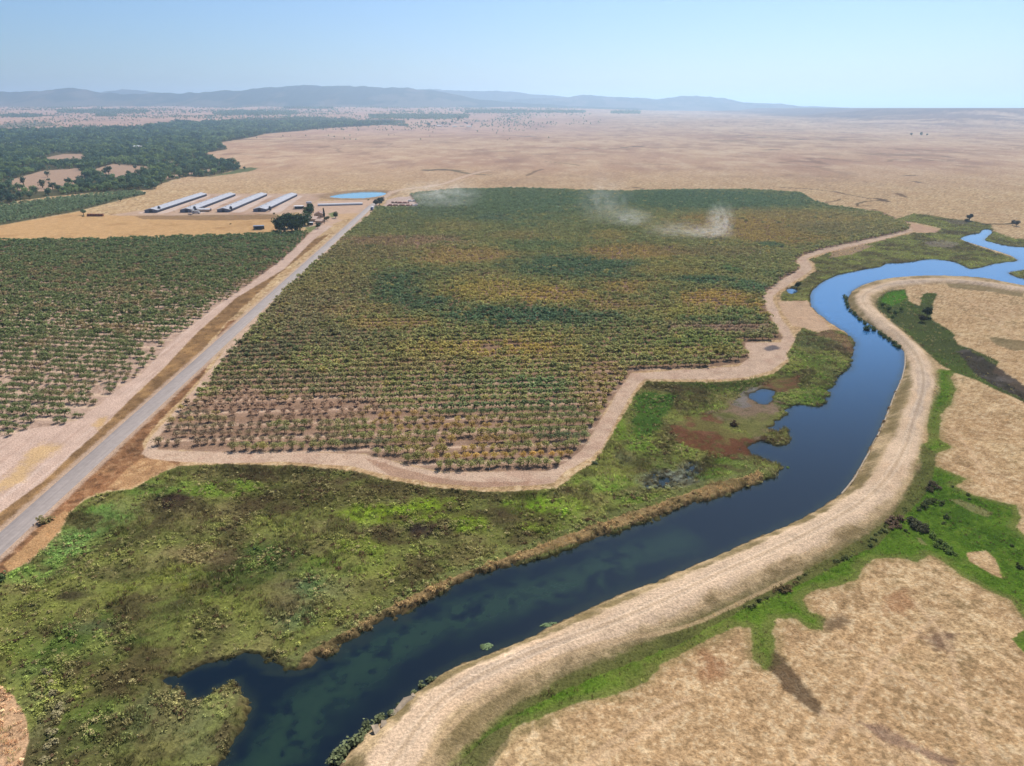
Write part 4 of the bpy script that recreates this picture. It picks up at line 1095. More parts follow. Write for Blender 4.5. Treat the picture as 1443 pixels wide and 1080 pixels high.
def on_terrain(px, py):
    """first point of the far country that the photograph's pixel looks at"""
    u, v = (px - CX) / F, (py - CY) / F
    dy, dz = CP - v * SP, -SP - v * CP
    Yg = np.geomspace(2500, 10200, 260)
    t = Yg[None, :] / dy[:, None]
    gz = mesa((u[:, None] * t).ravel(), np.repeat(Yg[None, :], len(px), 0).ravel()).reshape(t.shape)
    hit = (H + dz[:, None] * t) < gz
    i = np.where(hit.any(1), hit.argmax(1), 259)
    tt = t[np.arange(len(px)), i]
    return np.stack([u * tt, dy * tt], 1)


XS, YS, SS = [xx[keep]], [yy[keep]], [g.uniform(.6, 1.4, keep.sum()) * np.clip(yy[keep] / 5000, .7, 1.5)]
for a, b, py, th, de in rises:
    m = int((b - a) * th * 16 * de)
    px = g.uniform(a, b, m); q = np.clip(py + g.normal(0, .5, m) * th, 153.2, 185)
    e = np.sin((px - a) / (b - a) * math.pi)
    ok = g.uniform(0, 1, m) < e ** .4
    p = on_terrain(px[ok], q[ok])
    XS.append(p[:, 0]); YS.append(p[:, 1]); SS.append(g.uniform(.5, 1.9, ok.sum()) * np.clip(p[:, 1] / 5200, .8, 1.9))
xx, yy, ss = np.concatenate(XS), np.concatenate(YS), np.concatenate(SS)
oc_ = np.empty((len(xx), 3)); oc_[:] = lin((74, 84, 62)); oc_ *= g.normal(1, .12, len(xx))[:, None]
tag(scatter_mesh('distant_oaks', ot, np.stack([xx, yy, ground_z(xx, yy) - .5], 1), ss, g.uniform(0, 6, len(xx)), oc_ * K * GAIN, M_LEAF), 'dark oaks dotted over the pinkish foothills and rises', 'distant trees', kind='stuff')


# ------------------------------------------------------------------ marsh plants, reeds, dry grass
def tuft(seed, n, h, w, lean=.35):
    g = np.random.default_rng(seed)
    out = []
    for k in range(n):
        a = g.uniform(0, 6.28); r = w * math.sqrt(g.uniform(0, 1)); p = np.array([math.cos(a) * r, math.sin(a) * r, -.05])
        q = np.array([math.cos(a), math.sin(a), 0]) * g.uniform(0, lean) * h + np.array([0, 0, h * g.uniform(.6, 1.1)])
        s = np.cross(q, rand_unit(1, g)[0]); s = s / (np.linalg.norm(s) + 1e-9) * g.uniform(.05, .11) * h
        out.append(np.array([p - s * .5, p + s * .5, p + q + s * .7, p + q - s * .7]))
    V = np.concatenate(out)
    tone = np.repeat(np.clip(g.normal(1, .16, n), .5, 1.5), 4)
    tone = tone * np.tile([.9, .9, 1.06, 1.06], n)
    return V, tone, np.ones(len(V), bool)


def bushlet(seed, n, leaf=.2, rz=.55):
    V, t = crown_template(seed, n, 5, 1.0, rz, rz * .55, leaf, .45, .8, updir=.7)
    return V, t, np.ones(len(V), bool)


marsh_t = [bushlet(700 + s, 26, .2, .42 + .1 * s) for s in range(5)] + [tuft(720 + s, 14, .95, .55) for s in range(3)]
def sample(pg, dens):
    lo, hi = pg.min(0), pg.max(0)
    n = int((hi[0] - lo[0]) * (hi[1] - lo[1]) * dens)
    p = g.uniform(0, 1, (n, 2)) * (hi - lo) + lo
    p = p[(sd_poly(pg, p[:, 0], p[:, 1], 5) > .3) & (np.abs(p[:, 0]) < (p[:, 1] * CP + H * SP) * .7215 * 1.22) & (p[:, 1] > 62)]
    return p
pp = np.concatenate([sample(MARSH, 1.9), sample(MARSH_R, .35), sample(MARSH_R2, .22), sample(MARSH_R3, .2), sample(REEDS, .5), sample(ISLET, .6), sample(MEADOW, 1.3)])
cvp = cover(pp[:, 0], pp[:, 1])
nn = fbm(pp[:, 0] / 5, pp[:, 1] / 5, 97, 3)
ok = (cvp['shore'] < -.1) & (cvp['flat'] < .4) & (cvp['track'] < .3) & (np.maximum(np.maximum(cvp['marsh'], cvp['reed']), cvp['mead']) > .35) & (g.uniform(0, 1, len(pp)) < .55 + .5 * nn)
pp, nn = pp[ok], nn[ok]; cz = cvp['z'][ok]; cc = cvp['col'][ok]; reed = cvp['reed'][ok]; mead = cvp['mead'][ok]
sz = np.clip(.66 + .5 * nn + g.normal(0, .2, len(pp)), .25, 1.7)
cc = cc * np.clip(g.normal(1.08, .25, len(pp)), .5, 1.8)[:, None]
k = g.uniform(0, 1, len(pp)) + .1 * fbm(pp[:, 0] / 8, pp[:, 1] / 8, 101, 3)
sat_ = cc[:, 1] / (cc[:, 2] + .01)
cc = cc * np.where((sat_ > 4.5) & (mead < .5), .80, 1.0)[:, None] + np.where((sat_ > 4.5) & (mead < .5), .012, 0)[:, None]
sz = np.where(mead > .5, sz * .62, sz)
cc = np.where((cc[:, 0] > cc[:, 1])[:, None], cc * .82, cc)
cc = np.where(((k < .14) & (mead < .5))[:, None], lin((150, 140, 96)) * .8, cc); cc = np.where((k > .90)[:, None], lin((84, 66, 50)), cc)
wh = np.where((reed > .5) | (mead > .5), g.integers(5, 8, len(pp)), np.where(fbm(pp[:, 0] / 16, pp[:, 1] / 16, 98, 3) + g.normal(0, .12, len(pp)) > -.02, g.integers(5, 8, len(pp)), g.integers(0, 5, len(pp))))
tag(scatter_mesh('marsh_vegetation', marsh_t, np.stack([pp[:, 0], pp[:, 1], cz], 1), sz, g.uniform(0, 6.28, len(pp)), cc * K * 2.35, M_LEAF, which=wh),
    'low tangled green and brown marsh plants beside the canal', 'marsh plants', kind='stuff')

# straw on the levee, the verges and the dry field
gt = [tuft(740 + s, 7, .3, .4, 1.5) for s in range(5)]
fld = poly([(440, 1180), (700, 1000), (960, 860), (1130, 770), (1270, 690), (1330, 540), (1500, 560), (1560, 900), (1560, 1180)])
ps = np.concatenate([sample(fld, .75), sample(VERGE_R, 1.6), sample(VERGE_L, 1.0), sample(BANK_L, .8), sample(STRAW_BL, .6), sample(STRAW_M, .3)])
cvs = cover(ps[:, 0], ps[:, 1])
rdist = sd_line(ROAD[:5], ps[:, 0], ps[:, 1], 30)
nn = fbm(ps[:, 0] / 4, ps[:, 1] / 4, 99, 3)
ok = (cvs['shore'] < -.3) & (cvs['track'] < .3) & (cvs['flat'] < .3) & (rdist > 4.6) & ~((cvs['lev'] > .3) & (cvs['dtk'] < 3.5)) & (g.uniform(0, 1, len(ps)) < .5 + .6 * nn)
ps, nn = ps[ok], nn[ok]
cg = cvs['col'][ok] * np.clip(g.normal(1.02, .17, len(ps)), .6, 1.5)[:, None]
tag(scatter_mesh('dry_grass', gt, np.stack([ps[:, 0], ps[:, 1], cvs['z'][ok]], 1), np.clip(1 + .5 * nn + g.normal(0, .2, len(ps)), .4, 1.8), g.uniform(0, 6.28, len(ps)), cg * K * 1.5, M_GRASS),
    'short dry straw-coloured grass on the fields, verges and levee', 'dry grass', kind='stuff')

# ------------------------------------------------------------------ bushes and single trees that can be counted
bush_m = []
for s in range(6):
    V, t, _ = bushlet(800 + s, 110, .17, .75)
    bush_m.append(quad_mesh('bush', V, np.arange(len(V)).reshape(-1, 4), M_LEAF_OBJ, np.repeat(t[:, None], 3, 1)))
_nb = [0]


def bush(px, py, r, col, label, group=None, name='bush', zoff=-.05, cat='bush'):
    x, y = P(px, py, -.5)
    z = float(ground_z(x, y)[0])
    o = link(name, bush_m[_nb[0] % 6], None, (x, y, max(z, WZ - .1) + zoff)); _nb[0] += 1
    o.rotation_euler = (0, 0, random.uniform(0, 6.28)); r = r * random.uniform(.9, 1.3); o.scale = (r, r * random.uniform(.8, 1.15), r * random.uniform(.7, 1.0))
    o.color = (*np.clip(lin(col) * K * 2.2 * random.uniform(.8, 1.25), 0, 1), 1)
    return tag(o, label, cat, group)


DK, DG, GRY = (66, 72, 46), (78, 92, 50), (104, 100, 80)
for px, py, r in [(1313, 688, 1.8), (1318, 684, 1.6), (1307, 691, 1.5), (1312, 694, 1.2), (1322, 690, 1.3)]:
    bush(px, py, r, (78, 70, 56), 'brownish bush in the clump at the top of the bright meadow', 'brownish bushes at the meadow top')
for px, py, r in [(1314, 706, 1.5), (1312, 710, 1.6), (1306, 712, 1.4), (1301, 715, 1.5), (1296, 719, 1.3), (1295, 722, 1.1), (1308, 706, 1.2)]:
    bush(px, py, r, DK, 'dark bush in the slanting line below the brownish clump', 'dark slanting line of bushes')
for px, py, r, lb in [(1328, 709, 1.1, 'pale-topped dark bush standing alone right of the slanting line'), (1325, 713, .9, 'low dark bush just below the pale-topped one'), (1362, 700, 1.0, 'dark bush near the upper rim of the meadow'), (1366, 706, .8, 'smaller dark bush below the one near the meadow rim'),
                      (1333, 729, 1.4, 'largest round dark bush alone in the open green meadow'), (1339, 722, .6, 'tiny dark bush just above the largest lone bush'), (1329, 738, .8, 'small dark bush just below the largest lone bush'), (1341, 688, .8, 'small dark bush under the pale field corner'),
                      (1275, 750, .9, 'small dark bush on the grass below the brown thicket'), (1281, 752, .5, 'tiny dark bush beside the small one below the thicket'), (1424, 770, 1.0, 'dark bush by the right rim of the meadow, level with the bare island'), (1436, 800, 1.6, 'big dark bush low on the right rim of the meadow')]:
    bush(px, py, r, DK, lb)
for px, py, r in [(1252, 741, 1.5), (1258, 737, 1.7), (1263, 742, 1.6), (1266, 735, 1.5), (1269, 745, 1.2), (1260, 746, 1.2), (1255, 747, 1.0)]:
    bush(px, py, r, (92, 76, 62), 'brown twiggy bush in the thicket at the levee foot', 'brown thicket at the levee foot')
for px, py, r in [(1282, 735, 1.5), (1287, 738, 1.7), (1285, 745, 1.5), (1292, 741, 1.5), (1297, 743, 1.5), (1293, 748, 1.4), (1301, 747, 1.4), (1306, 745, 1.3), (1308, 750, 1.2), (1300, 751, 1.0)]:
    bush(px, py, r, (62, 62, 48), 'dark bush in the dense hedge running right from the brown thicket', 'dense dark hedge on the meadow')
for px, py, r in [(1314, 754, 1.3), (1313, 758, 1.2), (1317, 761, 1.3), (1321, 763, 1.2), (1325, 765, 1.2), (1321, 772, 1.3), (1329, 767, 1.3), (1327, 775, 1.3), (1332, 772, 1.2), (1334, 780, 1.4), (1338, 778, 1.3), (1340, 774, 1.1), (1343, 782, 1.1), (1346, 784, .9), (1319, 768, 1.0)]:
    bush(px, py, r, DG, 'dark green bush in the line going down toward the dry field', 'line of green bushes toward the dry field')
for px, py, r in [(1238, 752, 1.1), (1241, 749, 1.0), (1246, 751, 1.2), (1229, 761, 1.1), (1232, 763, .9), (1225, 765, .8), (1224, 771, 1.0), (1248, 745, .9), (1232, 755, .9), (1274, 719, .8), (1276, 722, .7)]:
    bush(px, py, r, (74, 80, 48), 'small dark bush on the olive levee foot beside the thicket', 'small bushes at the levee foot')
for px, py, r in [(1176, 795, 1.0), (1179, 794, .8), (1189, 791, 1.2), (1191, 788, 1.0), (1199, 787, .6)]:
    bush(px, py, r, DK, 'dark bush of the small cluster between levee foot and pale field', 'small cluster by the levee foot')
for px, py, r in [(1096, 833, 1.1), (1101, 831, 1.3), (1108, 830, 1.3), (1104, 836, 1.2), (1112, 834, 1.0), (1120, 824, .9), (1090, 836, .9)]:
    bush(px, py, r, (88, 76, 52), 'reddish-brown bush in the clump above the green tongue', 'reddish-brown clump above the green tongue')
for px, py, r in [(1050, 858, .9), (1056, 860, 1.0), (1062, 855, .9), (1070, 850, .9), (1080, 845, .9), (1125, 818, .8), (1135, 812, .8)]:
    bush(px, py, r, (86, 88, 54), 'low olive bush along the levee foot left of the green tongue', 'olive bushes along the levee foot')
# dark bushes on the canal side of the levee
edge = smooth_open(poly([(1190, 418), (1193, 431), (1204, 446), (1216, 455), (1231, 464), (1243, 472), (1254, 481), (1266, 491)], WZ), 1)
for k_, t_ in enumerate(np.linspace(0, len(edge) - 1.01, 46)):
    i_ = int(t_); q = edge[i_] + (edge[i_ + 1] - edge[i_]) * (t_ - i_)
    x, y = q + np.array([g.normal(0, .5), g.normal(0, .6)])
    o = link('bank_bush', bush_m[k_ % 6], None, (x, y, WZ - .1)); r = g.uniform(.9, 1.9)
    o.scale = (r, r, r * 1.1); o.rotation_euler = (0, 0, g.uniform(0, 6)); o.color = (*(lin((72, 82, 48)) * K * 2.0), 1)
    tag(o, 'dark bush leaning over the water on the sharp bend of the levee', 'bush', 'dark bushes along the levee bend')
for k_, (px, py, r) in enumerate([(1247, 594, .8), (1237, 614, .7), (1252, 574, .8), (1262, 551, .7), (1205, 668, .6), (1240, 606, .6), (1216, 648, .6)]):
    bush(px, py, r, (96, 78, 60), 'tiny brown bush on the waterline of the straight levee', 'tiny bushes on the levee waterline', 'bank_bush')
bush(1220, 464, 2.6, (58, 72, 40), 'dark bush standing in the water off the levee bend', None, 'water_bush')
bush(1034, 597, 2.4, (60, 46, 38), 'dark brown bush alone on the reddish mud flat', None, 'mud_bush')
bush(838, 655, 1.4, (84, 90, 66), 'grey-green bush at the corner of the dirt track', None)
bush(66, 738, 2.4, (98, 92, 62), 'olive bush on the brown verge below the paved road', None)
bush(3, 822, 3.4, (58, 70, 44), 'dark round bush at the marsh edge by the road', None)
bush(1112, 657, .8, (84, 104, 52), 'small green plant in the water off the tip of the left bank', None, 'water_plant', cat='water plant')
for px, py, r, lb in [(680, 910, 1.1, 'pale green water weed patch nearest the concrete ledge'), (690, 907, 1.4, 'largest pale green water weed patch by the right bank'), (770, 878, 1.3, 'pale green weed patch farther up the right bank'), (780, 875, .9, 'small weed patch beside the one farther up the bank')]:
    o = bush(px, py, r, (92, 106, 76), lb, None, 'water_weed', .05, 'water plant'); o.scale = (o.scale[0] * 1.2, o.scale[1] * .8, .3)
for k_, (px, py, r) in enumerate([(470, 1072, 2.0), (478, 1064, 1.8), (488, 1058, 2.2), (497, 1048, 1.7), (505, 1042, 1.9), (515, 1030, 1.6), (520, 1020, 2.0), (535, 1012, 1.2), (548, 1003, 1.1), (570, 985, 1.1), (583, 973, 1.1), (595, 964, 1.2), (606, 957, 1.1), (540, 1008, 1.3), (560, 992, 1.0)]):
    bush(px, py, r, (92, 98, 70), 'grey-green bush on the steep bank below the pale levee track', 'grey-green bushes on the near bank', 'bank_bush')
edge = poly([(60, 1075), (72, 1040), (78, 1010), (80, 985), (70, 960)])
for k_, (px, py) in enumerate([(62, 1070), (68, 1050), (73, 1032), (78, 1012), (80, 995), (78, 978), (72, 962), (66, 948), (84, 1004), (75, 1046)]):
    bush(px, py, g.uniform(.9, 1.5), (128, 120, 90), 'pale dry bush edging the little straw clearing in the marsh', 'pale bushes round the straw clearing')

single = []
for s in range(5):
    V, t = crown_template(860 + s, 760, 12, 2.9, 2.4, 2.8, .27, .45, 1.0, updir=.5)
    single.append(quad_mesh('crown', V, np.arange(len(V)).reshape(-1, 4), M_LEAF_OBJ, np.repeat(t[:, None], 3, 1)))
T_ = trunk_template(21, 4.0, .2, 1.5, 4, .3)
tm_s = quad_mesh('trunk', T_, np.arange(len(T_)).reshape(-1, 4), M_BARK)


def tree_at(px, py, hgt, col, label, name='tree', cat='tree', k=0, group=None, zs=1.0, base=0):
    x, y = P(px, py, base)
    return tree_object(name, single[k % 5], tm_s, (x, y, float(ground_z(x, y)[0])), hgt / 5.1, lin(col) * K * 1.6, label, cat, group, zs=zs)


tree_at(1306, 447, 6.5, (50, 56, 38), 'dark tree at the head of the reed-filled hollow', k=1)
tree_at(1299, 452, 4.6, (56, 52, 44), 'lower dark tree leaning beside the one at the hollow head', k=2)
for px, py, h_, lb in [(1243, 432, 3.4, 'round green shrub tree leftmost in the hollow'), (1252, 437, 3.6, 'round green shrub tree second from the left in the hollow'), (1262, 442, 3.2, 'middle one of the round green shrub trees in the hollow'), (1270, 437, 3.0, 'round green shrub tree nearest the bright grass in the hollow'), (1258, 449, 3.0, 'lowest round green shrub tree beside the levee in the hollow')]:
    tree_at(px, py, h_, (78, 94, 48), lb, 'shrub_tree', 'tree', int(px) % 5)
tree_at(1123, 405, 5.0, (44, 62, 40), 'dense dark tree between the dirt track and the round pondlet', k=3)
tree_at(1366, 311, 8, (74, 72, 62), 'grey-brown tree at the head of the far green draw', k=4)
tree_at(1362, 313, 5, (84, 80, 64), 'smaller grey tree left of the one at the draw head', k=0)
tree_at(1427, 318, 6, (92, 84, 74), 'bare grey tree left of the pair on the far creek', k=1)
tree_at(1432, 319, 6.5, (86, 78, 68), 'bare grey tree right of the pair on the far creek', k=2)
for px, lb in ((1284, 'leftmost of the three lone trees far out on the dry plain'), (1298, 'middle and largest of the three lone trees far on the dry plain'), (1306, 'smallest of the three lone trees far on the dry plain')):
    tree_at(px, 191.5, 17 if px == 1298 else (14 if px == 1284 else 10), (84, 84, 70), lb, k=px % 5)
for px, py, h_, lb in ((1010, 0, 0, ''),):
    pass

# ------------------------------------------------------------------ farm
def box(bm_list, cx, cy, cz, sx, sy, sz):
    x, y, z = sx / 2, sy / 2, sz / 2
    v = np.array([[-x, -y, -z], [x, -y, -z], [x, y, -z], [-x, y, -z], [-x, -y, z], [x, -y, z], [x, y, z], [-x, y, z]]) + (cx, cy, cz)
    for f in ((0, 3, 2, 1), (4, 5, 6, 7), (0, 1, 5, 4), (1, 2, 6, 5), (2, 3, 7, 6), (3, 0, 4, 7)):
        bm_list.append(v[list(f)])


def qmesh(name, quads, mat, parent=None, loc=None):
    V = np.concatenate([np.asarray(q, float).reshape(-1, 3) for q in quads])
    return link(name, quad_mesh(name, V, np.arange(len(V)).reshape(-1, 4), mat), parent, loc)


def boxes(name, lst, mat, parent=None):
    q = []
    for b_ in lst: box(q, *b_)
    return qmesh(name, q, mat, parent)


def gable_roof(w, l, h0, h1, over=.5, th=.18):
    """two slopes along y with thickness"""
    a, b = w / 2 + over, l / 2 + over
    sl = (h1 - h0) / (w / 2); e = h0 - over * sl
    q = []
    for s in (-1, 1):
        lo, hi = np.array([[s * a, -b, e], [s * a, b, e], [0, b, h1], [0, -b, h1]]), None
        up = lo + (0, 0, th)
        q += [up if s > 0 else up[::-1], lo[::-1] if s > 0 else lo, np.array([lo[0], lo[1], up[1], up[0]]), np.array([lo[1], lo[2], up[2], up[1]]), np.array([lo[3], lo[0], up[0], up[3]])]
    return q


def gable_walls(w, l, h0, h1):
    a, b = w / 2, l / 2
    q = [np.array([[-a, -b, 0], [-a, b, 0], [-a, b, h0], [-a, -b, h0]]), np.array([[a, b, 0], [a, -b, 0], [a, -b, h0], [a, b, h0]])]
    for s in (-1, 1):
        q += [np.array([[-a, s * b, 0], [a, s * b, 0], [a, s * b, h0], [-a, s * b, h0]]), np.array([[-a, s * b, h0], [a, s * b, h0], [.01, s * b, h1], [-.01, s * b, h1]])]
    return q


MW = m_solid('white_paint', (226, 226, 230), .7, .08, .6, k=.5)
MROOF = m_solid('galvanised_roof', (196, 198, 208), .85, .16, .35, .0, k=.42)
MGREY = m_solid('grey_metal_siding', (122, 130, 150), .6, .12, .5)
MDARK = m_solid('dark_siding', (74, 78, 92), .7, .15, .8)
MTAN = m_solid('tan_stucco', (206, 180, 156), .8, .1, 1)
MBRN = m_solid('brown_roof', (142, 116, 108), .8, .15, 1)
MTANR = m_solid('tan_roof', (190, 164, 150), .8, .12, 1)
MGLASS = m_solid('dark_glass', (40, 48, 58), .15, .05, 1)
MRUST = m_solid('rusty_brown', (140, 92, 72), .8, .25, 1.2)
MWOOD = m_solid('weathered_wood', (168, 140, 120), .85, .2, 1.5)
MPINK = m_solid('bin_wood', (176, 130, 116), .85, .2, 1.5)
MTYRE = m_solid('tyre', (34, 34, 36), .9, .1, 2)
MBLUE = m_solid('blue_paint', (70, 90, 150), .4, .06, 1)
MCONC = m_solid('concrete', (180, 162, 140), .9, .3, 1.2, k=.42)


def empty(name, x, y, z=0, rz=0, label=None, cat=None, group=None):
    r = bpy.data.objects.new(name, None); COLL.objects.link(r); r.location = (x, y, z); r.rotation_euler = (0, 0, rz); r.empty_display_size = 1
    return tag(r, label, cat, group)


def chicken_barn(pn, pf, wpx, label):
    a, b = np.array(P(*pn)), np.array(P(*pf))
    L_ = np.hypot(*(b - a)); w = 14.0; rz = math.atan2(-(b - a)[0], (b - a)[1])
    c = (a + b) / 2
    r = empty('poultry_barn', c[0], c[1], 0, rz, label, 'barn', 'long low poultry barns')
    qmesh('wall', gable_walls(w, L_, 2.9, 4.6), MDARK, r)
    qmesh('roof', gable_roof(w, L_, 2.9, 4.6, .7), MROOF, r)
    gb = [(0, -L_ / 2 - .06, 1.55, w - .2, .1, 3.1)]
    gp = qmesh('end_panel', [np.array([[-w / 2 + .1, -L_ / 2 - .12, 0], [w / 2 - .1, -L_ / 2 - .12, 0], [w / 2 - .1, -L_ / 2 - .12, 2.85], [-w / 2 + .1, -L_ / 2 - .12, 2.85]]),
                             np.array([[-w / 2 + .1, -L_ / 2 - .12, 2.85], [w / 2 - .1, -L_ / 2 - .12, 2.85], [.1, -L_ / 2 - .12, 4.5], [-.1, -L_ / 2 - .12, 4.5]])], MGREY, r)
    boxes('door', [(0, -L_ / 2 - .2, 1.5, 3.4, .12, 3.0)], MDARK, r)
    for s in (-1, 1):
        boxes('curtain', [(s * (w / 2 + .05), 0, 1.9, .08, L_ - 3, 1.1)], MGREY, r)
    for k_ in range(8):
        boxes('roof_vent', [(0, -L_ / 2 + L_ * (k_ + .5) / 8, 4.9, .9, .9, .5)], MROOF, r)
    # low block end that stands ahead of the roof
    return r, a, b, rz, w


BARNS = [((213, 300), (284, 276.5), 15, 'poultry barn leftmost of the four, at the edge of the golden field'), ((263, 299.6), (324.5, 276.5), 15, 'poultry barn second from left, behind the white camper'),
         ((315, 299.2), (369, 276.5), 16, 'poultry barn third from left, with a light end wall'), ((366, 298.6), (411.5, 276.8), 18, 'poultry barn rightmost of the four, nearest the pond')]
SW = ['leftmost', 'second', 'third', 'rightmost']
for k_, bspec in enumerate(BARNS):
    r, a, b, rz, w = chicken_barn(*bspec)
    x, y = P((225, 275, 326, 381)[k_], 298.3)
    s_ = empty('feed_silo', x, y, 0, 0, f'dark feed silo at the near corner of the {SW[k_]} poultry barn', 'silo', 'feed silos by the barns')
    prof = [(.35, .9), (1.5, 2.2), (1.5, 5.2), (.3, 6.2)]
    th = np.arange(12) * 2 * math.pi / 12; q = []
    for (r0, z0), (r1, z1) in zip(prof[:-1], prof[1:]):
        for i_ in range(12):
            t0, t1 = th[i_], th[(i_ + 1) % 12]
            q.append(np.array([[r0 * math.cos(t0), r0 * math.sin(t0), z0], [r0 * math.cos(t1), r0 * math.sin(t1), z0], [r1 * math.cos(t1), r1 * math.sin(t1), z1], [r1 * math.cos(t0), r1 * math.sin(t0), z1]]))
    qmesh('bin', q, MDARK, s_)
    for i_ in range(4):
        t0 = i_ * math.pi / 2 + .78
        qmesh('leg', [tube((1.4 * math.cos(t0), 1.4 * math.sin(t0), -.1), (1.4 * math.cos(t0), 1.4 * math.sin(t0), 2.4), .08, .08, 4)], MGREY, s_)


def house(px, py, w, l, h0, h1, rz, mw, mr, label, name='house', cat='house', nwin=3, group=None):
    x, y = P(px, py)
    r = empty(name, x, y, float(ground_z(x, y)[0]), R(rz), label, cat, group)
    qmesh('wall', gable_walls(w, l, h0, h1), mw, r)
    qmesh('roof', gable_roof(w, l, h0, h1, .5), mr, r)
    boxes('door', [(w * .18, -l / 2 - .05, 1.05, 1.0, .08, 2.1)], MBRN, r)
    for k_ in range(nwin):
        t = (k_ + .5) / nwin - .5
        boxes('window', [(w / 2 + .04, t * l, h0 * .55, .06, 1.3, 1.1)], MGLASS, r)
    boxes('window', [(-w * .2, -l / 2 - .04, h0 * .55, 1.4, .06, 1.1)], MGLASS, r)
    return r


house(450.5, 305.5, 10, 12, 3.2, 5.4, 8, MTAN, MBRN, 'brown-roofed farmhouse behind the cypress, farther from the road')
house(443, 311.5, 13, 9, 2.8, 4.8, 80, MTAN, MTANR, 'tan-roofed farmhouse beside the big dark trees')
house(451.5, 314.5, 8, 7, 2.6, 4.2, 80, MTAN, MTANR, 'small tan building between farmhouse and round bush', 'outbuilding', 'shed', 2)
def open_shed(px, py, w, l, h, rz, label, mr, cat='shed', name='open_shed', n=3):
    x, y = P(px, py)
    r = empty(name, x, y, 0, R(rz), label, cat)
    boxes('roof', [(0, 0, h + .12, w, l, .24)], mr, r)
    for sx in (-1, 1):
        for k_ in range(n):
            t = k_ / (n - 1) - .5
            boxes('post', [(sx * (w / 2 - .3), t * (l - .6), h / 2, .22, .22, h)], MDARK, r)
    boxes('back_wall', [(0, l / 2 - .15, h * .5, w - .8, .12, h - .05)], MDARK, r)
    return r
open_shed(437, 317.5, 6, 5, 2.6, 5, 'white flat-roofed carport in front of the tan farmhouse', MW, 'carport', 'carport')
open_shed(365, 323.5, 10, 6, 3.4, 12, 'grey open pole shed at the orchard edge in the golden field', MGREY)
open_shed(421, 294.5, 11, 7, 3.2, 5, 'white-roofed open shed right of the last barn', MW, 'shed')
# stacked goods and tanks
def tank(px, py, label):
    x, y = P(px, py); r = empty('water_tank', x, y, 0, R(15), label, 'tank')
    th = np.arange(14) * 2 * math.pi / 14; q = []
    for (r0, y0), (r1, y1) in zip([(.4, -3.3), (1.5, -2.9), (1.6, 0), (1.5, 2.9)], [(1.5, -2.9), (1.6, 0), (1.5, 2.9), (.4, 3.3)]):
        for i_ in range(14):
            a, b = th[i_], th[(i_ + 1) % 14]
            q.append(np.array([[y0, r0 * math.cos(a), 2.2 + r0 * math.sin(a)], [y0, r0 * math.cos(b), 2.2 + r0 * math.sin(b)], [y1, r1 * math.cos(b), 2.2 + r1 * math.sin(b)], [y1, r1 * math.cos(a), 2.2 + r1 * math.sin(a)]]))
    qmesh('barrel', q, MW, r)
    for s in (-1, 1): boxes('cradle', [(s * 1.8, 0, .5, .3, 2.4, 1.2)], MDARK, r)
tank(435.5, 288.5, 'white tank lying between the open shed and the pond')
# long white covered row
x0, y0 = P(448, 290.5); x1, y1 = P(511, 288.6)
r = empty('covered_row', (x0 + x1) / 2, (y0 + y1) / 2, 0, math.atan2(y1 - y0, x1 - x0), 'long low white covered row between the pond and the farmhouse', 'greenhouse')
Lr = math.hypot(x1 - x0, y1 - y0); q = []; th = np.linspace(0, math.pi, 9)
for i_ in range(8):
    a, b = th[i_], th[i_ + 1]
    q.append(np.array([[-Lr / 2, 3 * math.cos(a), 2.6 * math.sin(a) + .1], [Lr / 2, 3 * math.cos(a), 2.6 * math.sin(a) + .1], [Lr / 2, 3 * math.cos(b), 2.6 * math.sin(b) + .1], [-Lr / 2, 3 * math.cos(b), 2.6 * math.sin(b) + .1]]))
qmesh('cover', q, MW, r)
for s in (-1, 1):
    qmesh('end_wall', [np.array([[s * (Lr / 2 - .05), 3 * math.cos(th[i_]), 2.6 * math.sin(th[i_]) + .1] for i_ in (0, 1, 2, 3)]), np.array([[s * (Lr / 2 - .05), 3 * math.cos(th[i_]), 2.6 * math.sin(th[i_]) + .1] for i_ in (3, 4, 5, 0)]), np.array([[s * (Lr / 2 - .05), 3 * math.cos(th[i_]), 2.6 * math.sin(th[i_]) + .1] for i_ in (5, 6, 7, 0)])], MGREY, r)
boxes('base_board', [(0, -3.05, .35, Lr, .1, .9)], MGREY, r)


def wheel(r, x, y, rad=.5, wd=.3):
    th = np.arange(14) * 2 * math.pi / 14; q = []
    for i_ in range(14):
        a, b = th[i_], th[(i_ + 1) % 14]
        pa, pb = (rad * math.cos(a), rad * math.sin(a)), (rad * math.cos(b), rad * math.sin(b))
        q.append(np.array([[x - wd / 2, y + pa[0], rad + pa[1]], [x - wd / 2, y + pb[0], rad + pb[1]], [x + wd / 2, y + pb[0], rad + pb[1]], [x + wd / 2, y + pa[0], rad + pa[1]]]))
        for s in (-1, 1):
            q.append(np.array([[x + s * wd / 2, y, rad], [x + s * wd / 2, y + pa[0], rad + pa[1]], [x + s * wd / 2, y + pb[0], rad + pb[1]], [x + s * wd / 2, y, rad]]))
    w_ = qmesh('wheel', q, MTYRE, r)


